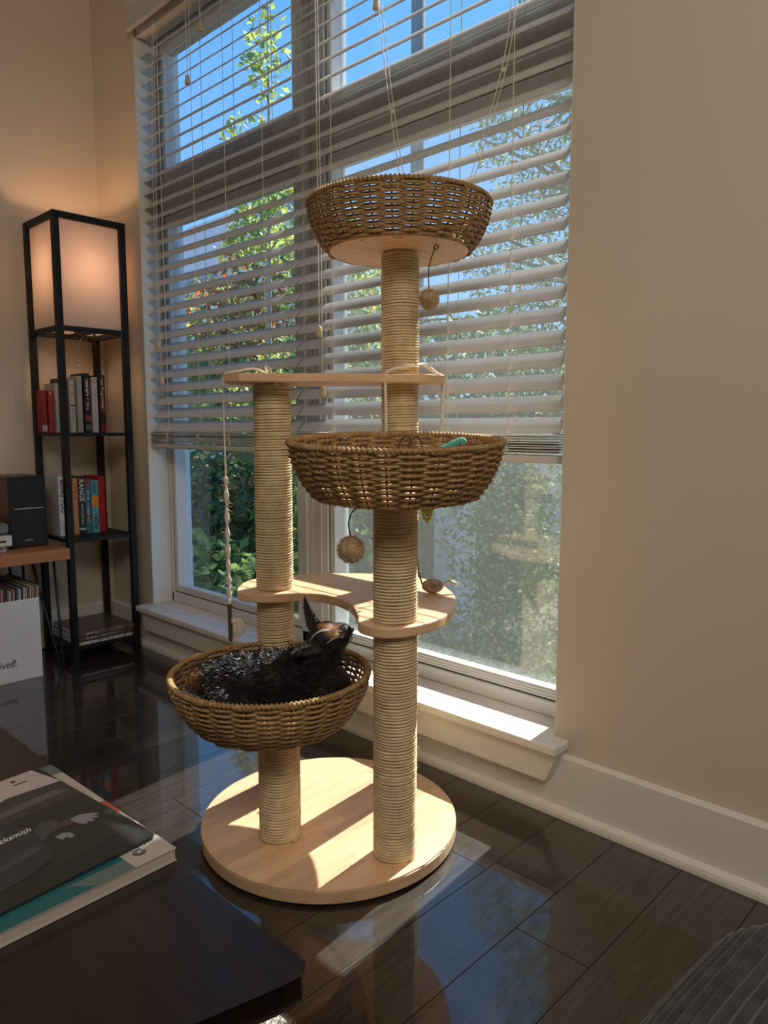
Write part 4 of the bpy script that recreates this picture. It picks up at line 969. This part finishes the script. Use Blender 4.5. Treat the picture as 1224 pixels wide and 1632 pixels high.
rug = thing('rug', 'shaggy white and navy rug corner under the coffee table', 'rug', (-.3, -.2, 0))
MB().bbox(-.818, .75, -1.2, .612, .0, .012, r=.004).build('pile', 'rug_white', rug)
mo = MB()
for (a, b_) in ((-.765, .545), (-.60, .50), (-.72, .38), (-.5, .36), (-.35, .54), (-.2, .40)):
    q = [(a + (.030 + .012 * math.sin(3 * k)) * math.cos(k * PI / 8), b_ + (.035 + .01 * math.cos(2 * k)) * math.sin(k * PI / 8)) for k in range(16)]
    mo.prism(q, .0121, .0145)
mo.build('navy_motif', 'rug_navy', rug)
pts = []; ds = []
for _ in range(2500): pts.append((random.uniform(-.82, -.55), random.uniform(.35, .615), .012)); ds.append((random.gauss(0, .5), random.gauss(0, .5), 1))
h = strips(pts, ds, .009, .0016).build('shag', 'rug_white', rug); h['kind'] = 'stuff'

# grey ribbed throw, heaped at the right of the foreground
def throw():
    NSs, NT = 620, 70; P = []; F = []
    X0, X1, Y0, Y1, ZT = -.222, .75, -.25, .715, .456
    # profile across x: up the near side, over a rounded edge, along the top
    R_ = .075
    segs = []
    L1 = ZT - R_ ; L2 = R_ * PI / 2; L3 = .45; LT = L1 + L2 + L3
    for i in range(NSs + 1):
        s_ = LT * i / NSs
        if s_ < L1: x, z, nx, nz = X0 - .05 * (1 - s_ / L1), s_, -1, 0
        elif s_ < L1 + L2: a = (s_ - L1) / R_; x, z, nx, nz = X0 + R_ - R_ * math.cos(a), L1 + R_ * math.sin(a), -math.cos(a), math.sin(a)
        else: x, z, nx, nz = X0 + R_ + (s_ - L1 - L2), ZT + .16 * ((s_ - L1 - L2) / L3), 0, 1
        rib = .0022 * math.sin(2 * PI * s_ / .0105)
        segs.append((x + nx * rib, z + nz * rib))
    for j in range(NT + 1):
        t = j / NT; yy = Y0 + (Y1 - Y0) * t
        e_ = max(0.0, (t - .88) / .12); hs = max(0.02, (1 - e_ ** 2.4)) ** .5                       # rounds off the far end
        for i, (x, z) in enumerate(segs):
            fold = .012 * math.sin(9 * t + 5 * x) * (z / ZT) + .006 * math.sin(23 * t + 3 * x)
            P.append((x + .05 * e_ ** 2 * (1 - i / NSs) + fold * .6, yy + .05 * (i / NSs) * t, max(.014, z * hs + fold * .5)))
    W_ = NSs + 1
    for j in range(NT):
        for i in range(NSs): F.append((j * W_ + i, j * W_ + i + 1, (j + 1) * W_ + i + 1, (j + 1) * W_ + i))
    b = MB(); b.add(P, F); o = b.build('throw_blanket', 'knit_grey', loc=(.2, .2, .0125), smooth=True)
    tag(o, 'dark grey ribbed knit throw heaped in the near right corner', 'blanket')
throw()

# ================================================================== OUTSIDE
mat('bark', (.20, .15, .11), .9, noise=(12, .3), bump=(30, .6, .01)); mat('bark_grey', (.30, .28, .25), .9, noise=(12, .3))
mat('leaf_lime', (.46, .56, .16), .5, trans=.5); mat('leaf_green', (.20, .30, .09), .5, trans=.45); mat('leaf_dark', (.045, .11, .035), .5, trans=.35)
mat('leaf_yellow', (.62, .50, .08), .5, trans=.5); mat('leaf_red', (.55, .14, .06), .5, trans=.5); mat('leaf_brown', (.30, .18, .09), .6, trans=.4)
mat('needle', (.15, .22, .10), .6, trans=.3); mat('needle_pale', (.34, .42, .20), .6, trans=.4)
mat('soil', (.07, .06, .04), .95, noise=(3, .4)); mat('lawn', (.09, .13, .04), .95, noise=(8, .4))
mat('siding', (.88, .88, .87), .7); mat('siding_blue', (.40, .46, .52), .7); mat('roof_dark', (.09, .09, .10), .8); mat('roof_pale', (.42, .42, .42), .8); mat('window_dark', (.03, .035, .045), .1); mat('steel_grey', (.20, .21, .22), .95, .1); mat('fence_wood', (.13, .115, .10), .85, noise=(6, .3), stretch=(1, 1, 8)); mat('concrete', (.52, .54, .55), .8, noise=(8, .1)); mat('brick_wall', (.45, .42, .38), .85)
GZ = -.45
g = MB().box(-40, 25, YO, 60, GZ - .2, GZ).build('ground_outside', 'soil', loc=(0, 6, GZ)); tag(g, kind='structure')
def leaves(n, sampler, size, mats, weights, name, parent, droop=0.3, aspect=.55):
    v = []; f = []; mi = []
    ks = rng.choice(len(mats), n, p=np.array(weights) / sum(weights))
    for i in range(n):
        p = Vector(sampler()); d = Vector((random.gauss(0, 1), random.gauss(0, 1), random.gauss(0, .8) - droop)).normalized()
        s_ = d.cross(Vector((random.gauss(0, 1), random.gauss(0, 1), random.gauss(0, 1)))).normalized(); nn = d.cross(s_)
        l = size * random.uniform(.6, 1.3); w = l * aspect; b0 = len(v)
        v += [p, p + d * l * .45 + s_ * w * .5 + nn * w * .12, p + d * l, p + d * l * .45 - s_ * w * .5 + nn * w * .12]
        f += [(b0, b0 + 1, b0 + 2), (b0, b0 + 2, b0 + 3)]; mi += [int(ks[i])] * 2
    m = MB(); m.v = [tuple(a) for a in v]; m.f = f; m.mi = mi
    o = m.build(name, list(mats), parent); o['kind'] = 'stuff'; return o
def ell(c, r, shell=.35):
    def s_():
        while True:
            p = Vector((random.uniform(-1, 1), random.uniform(-1, 1), random.uniform(-1, 1)))
            if p.length <= 1 and (p.length > shell or random.random() < .3): return (c[0] + p.x * r[0], c[1] + p.y * r[1], c[2] + p.z * r[2])
    return s_
def tree_thing(name, label, cat_, trunk, crowns, lm, lw, size, n, twigs=14, r0=.05, group=None, droop=.3, aspect=.55, bark='bark'):
    base_ = Vector((trunk[0][0], trunk[0][1], GZ)); root = thing(name, label, cat_, base_, group)
    t = MB(); P = smooth_path(trunk, 6); t.tube(P, [r0 * (1 - .8 * i / (len(P) - 1)) for i in range(len(P))], 8)
    for _ in range(twigs):
        c, r = random.choice(crowns); q = Vector(ell(c, r)()); s0 = min(P, key=lambda a: (a - q).length + max(0, a.z - q.z) * 2); m_ = (s0 + q) / 2 + Vector((0, 0, .05))
        t.tube(smooth_path([s0, m_, q], 4), [r0 * .28 * (1 - .85 * i / 8) for i in range(9)], 5)
    t.build('trunk', bark, root, smooth=True)
    vol = [c[1][0] * c[1][1] * c[1][2] for c in crowns]; tot = sum(vol)
    fs = [ell(c, r) for c, r in crowns]; pr = [x / tot for x in vol]
    leaves(n, lambda: random.choices(fs, pr)[0](), size, lm, lw, 'foliage', root, droop, aspect)
    return root
# slim sapling with lime leaves against the sky
tree_thing('sapling', 'slim young tree with sparse lime leaves reaching up against the sky', 'tree', [(-5.50, 4.2, GZ), (-5.50, 4.2, 1.5), (-5.46, 4.2, 3.2), (-5.44, 4.2, 4.55)],
           [((-5.50, 4.2, 4.05), (.20, .2, .45)), ((-5.72, 4.2, 3.35), (.30, .25, .34)), ((-5.30, 4.2, 3.15), (.32, .25, .36)), ((-5.55, 4.2, 2.65), (.38, .3, .35))], ('leaf_lime', 'leaf_green', 'leaf_yellow'), (5, 2.2, .6), .085, 1300, 26, .03, bark='bark_grey')
# garden trees behind the left half
tree_thing('maple_tree', 'bushy maple with lime green leaves beside the window mullion', 'tree', [(-4.55, 3.9, GZ), (-4.5, 3.9, 1.0), (-4.4, 3.9, 2.3)],
           [((-4.25, 3.9, 1.95), (.42, .5, .62)), ((-4.1, 3.8, 1.35), (.36, .5, .45)), ((-4.7, 3.9, 1.2), (.4, .45, .4))], ('leaf_lime', 'leaf_green', 'leaf_dark', 'leaf_yellow'), (4, 3, 1.5, .9), .075, 2900, 30, .04)
tree_thing('autumn_tree', 'autumn tree with red and brown leaves in front of the white house', 'tree', [(-6.4, 4.6, GZ), (-6.3, 4.6, 1.0), (-6.2, 4.6, 2.6)],
           [((-6.1, 4.6, 2.35), (.55, .5, .55)), ((-6.75, 4.6, 1.85), (.85, .55, .6)), ((-5.9, 4.5, 1.3), (.6, .5, .45))], ('leaf_brown', 'leaf_red', 'leaf_green', 'leaf_yellow'), (3.4, 1.2, 3.2, 2.0), .092, 4300, 70, .05)
tree_thing('leafy_shrub', 'tall green shrub with yellow flecks filling the lower window by the shelf lamp', 'shrub', [(-6.1, 4.0, GZ), (-6.0, 4.0, .3), (-5.9, 4.0, 1.2)],
           [((-6.4, 4.0, 1.2), (.8, .4, .4)), ((-5.6, 3.9, .95), (.75, .4, .4)), ((-5.0, 3.9, .75), (.5, .4, .35))], ('leaf_green', 'leaf_lime', 'leaf_yellow', 'leaf_brown'), (4, 3.4, 1.6, 1.2), .085, 4600, 34, .035)
# shrubs seen under the blinds
tree_thing('laurel_bush', 'glossy green bush just outside the low left pane', 'shrub', [(-3.95, 2.55, GZ), (-3.95, 2.55, -.2), (-3.9, 2.55, .05)], [((-3.92, 2.5, -.02), (.38, .25, .22)), ((-3.45, 2.5, -.12), (.3, .22, .2))], ('leaf_lime', 'leaf_green', 'leaf_dark'), (2, 5, 2), .11, 900, 10, .02, group='shrubs under the window')
tree_thing('rose_bush', 'shrub with orange blooms outside the pane beside the mullion', 'shrub', [(-3.1, 2.6, GZ), (-3.1, 2.6, .1), (-3.05, 2.6, .55)], [((-3.10, 2.6, .45), (.24, .25, .42)), ((-3.2, 2.55, -.05), (.25, .22, .25))], ('leaf_green', 'leaf_lime', 'leaf_dark', 'leaf_red'), (5, 3, 2, .5), .075, 1000, 14, .02, group='shrubs under the window')
tree_thing('dark_hedge', 'dark dense hedge behind the shrubs under the left blind', 'hedge', [(-4.6, 3.3, GZ), (-4.6, 3.3, 0), (-4.6, 3.3, .4)], [((-5.0, 3.3, .25), (.7, .25, .55)), ((-4.2, 3.3, .2), (.7, .25, .55)), ((-3.6, 3.2, .1), (.4, .2, .4))], ('leaf_dark', 'leaf_green', 'leaf_brown'), (6, 2, 1), .085, 3600, 20, .03)
# conifer on the right
tree_thing('conifer', 'tall drooping conifer filling the right of the window', 'tree', [(-3.1, 5.6, GZ), (-3.1, 5.6, 2), (-3.1, 5.6, 6.2)],
           [((-3.15, 5.5, 4.4), (.55, .6, .8)), ((-3.25, 5.4, 3.3), (.8, .6, .65)), ((-3.3, 5.4, 2.3), (.95, .6, .6)), ((-3.3, 5.4, 1.45), (.95, .6, .5)), ((-2.6, 5.5, 3.0), (.6, .6, 1.9))], ('needle', 'needle_pale', 'leaf_dark', 'leaf_red'), (6, 3, 2.5, .25), .065, 22000, 90, .10, droop=.5, aspect=.28)
tree_thing('far_tree', 'dark round tree far off behind the pole', 'tree', [(-8.2, 11, GZ), (-8.2, 11, 2), (-8.2, 11, 3)], [((-8.2, 11, 2.0), (1.3, 1, 1.1)), ((-6.3, 11, 1.6), (1.3, 1, .8)), ((-10.2, 11, 2.2), (1.0, 1, 1.3))], ('leaf_dark', 'leaf_green'), (3, 2), .22, 2600, 12, .12)
tree_thing('grey_shrub', 'grey-green shrub outside the low right pane behind the screen', 'shrub', [(-2.1, 3.0, GZ), (-2.1, 3.0, .1), (-2.05, 3.0, .6)], [((-2.05, 3.0, .45), (.42, .3, .5)), ((-1.75, 2.9, .0), (.5, .3, .5)), ((-2.4, 2.9, -.25), (.4, .25, .25))], ('needle_pale', 'needle', 'leaf_dark'), (2.5, 4, 3.5), .034, 8000, 16, .02, group='shrubs under the window')
# unseen tall tree, added to keep sun off the left half of the window
tree_thing('sun_block_tree', 'unseen leafy tree added beyond the bare wall to shade half the window', 'tree', [(-2.85, 8.3, GZ), (-2.85, 8.3, 3.5), (-2.92, 8.1, 8.6)],
           [((-3.06, 8.0, 7.55), (.60, .8, .85)), ((-3.08, 8.0, 8.4), (.56, .8, .70))], ('leaf_dark', 'leaf_green'), (3, 2), .15, 6000, 30, .14)
# street lamp pole
pl = thing('lamp_pole', 'tall grey street pole standing beyond the window', 'pole', (-6.2, 7, GZ))
MB().lathe([(.088, GZ), (.086, 3), (.075, 9)], -6.2, 7, 20).build('shaft', 'steel_grey', pl, smooth=True)
MB().lathe([(.14, GZ), (.14, GZ + .06), (.10, GZ + .2)], -6.2, 7, 20).build('foot', 'steel_grey', pl)
# white house far left
hs = thing('white_house', 'white gabled house seen between the trees', 'house', (-19, 13, GZ))
MB().box(-24, -18, 12, 18, GZ, 5.2).build('walls', 'siding', hs)
r_ = MB(); r_.add([(-24.3, 11.7, 5.1), (-17.7, 11.7, 5.1), (-17.7, 15, 8.0), (-24.3, 15, 8.0), (-17.7, 18.3, 5.1), (-24.3, 18.3, 5.1), (-24.3, 11.7, 4.95), (-17.7, 11.7, 4.95), (-17.7, 15, 7.8), (-17.7, 18.3, 4.95)], [(0, 1, 2, 3), (3, 2, 4, 5), (0, 6, 7, 1), (1, 7, 8, 2), (2, 8, 9, 4)]); r_.build('roof', 'roof_pale', hs)
gb = MB(); gb.add([(-18, 12, 5.2), (-18, 18, 5.2), (-18, 15, 7.7)], [(0, 1, 2)]); gb.build('gable', 'siding', hs)
for (yy, zz) in ((13.2, 2.4), (16, 2.4), (14.6, 5.0)):
    w_ = MB().box(-18.02, -17.95, yy, yy + 1.1, zz, zz + 1.5).build('window', 'siding_blue', hs); MB().box(-17.95, -17.94, yy + .1, yy + 1.0, zz + .1, zz + 1.4).build('pane', 'window_dark', w_)
# low shed with dark windows beyond the right pane
sd = thing('garden_shed', 'pale blue-grey shed with dark windows beyond the mullion', 'shed', (-4.6, 6.2, GZ))
MB().box(-5.9, -3.6, 5.6, 7.2, GZ, .95).build('walls', 'siding_blue', sd); MB().box(-6.0, -3.5, 5.5, 7.3, .95, 1.02).build('roof', 'roof_dark', sd)
for (a, b_) in ((-5.35, -4.95), (-4.75, -4.3)): w_ = MB().box(a, b_, 5.57, 5.6, -.2, .55).build('window', 'siding', sd); MB().box(a + .04, b_ - .04, 5.56, 5.57, -.16, .51).build('pane', 'window_dark', w_)
gp = thing('gate_post', 'pale concrete gate post outside the low right pane', 'post', (-2.86, 3.6, GZ))
MB().bbox(-2.95, -2.77, 3.5, 3.7, GZ, .62, r=.01).build('shaft', 'concrete', gp); MB().bbox(-2.98, -2.74, 3.47, 3.73, .62, .68, r=.01).build('cap', 'concrete', gp)
# board fence behind the shrubs
fc = thing('board_fence', 'dark weathered board fence behind the shrubs', 'fence', (-6, 4.9, GZ))
bm_ = MB().bbox(0, .115, -.01, .01, 0, 1.0, r=.003).build('board', 'fence_wood', loc=(0, 0, 0)); bme = bm_.data; bpy.data.objects.remove(bm_)
for i in range(42): o = place('board', bme, fc, (-8.2 + .122 * i, 5.0, GZ)); o.scale = (1, 1, random.uniform(.93, .97))
MB().box(-8.2, -3.05, 5.012, 5.05, -.25, -.17).box(-8.2, -3.05, 5.012, 5.05, .28, .36).build('rail', 'fence_wood', fc)

# ------------------------------------------------------------------ lettering becomes plain mesh parts
bpy.context.view_layer.update(); dg = bpy.context.evaluated_depsgraph_get()
for o in [q for q in sc.objects if q.type == 'FONT']:
    me = bpy.data.meshes.new_from_object(o.evaluated_get(dg)); nm = o.name.split('.')[0]
    p = o.parent; ml = o.matrix_local.copy(); bpy.data.objects.remove(o)
    n_ = bpy.data.objects.new(nm, me); C.objects.link(n_); n_.parent = p; n_.matrix_local = ml
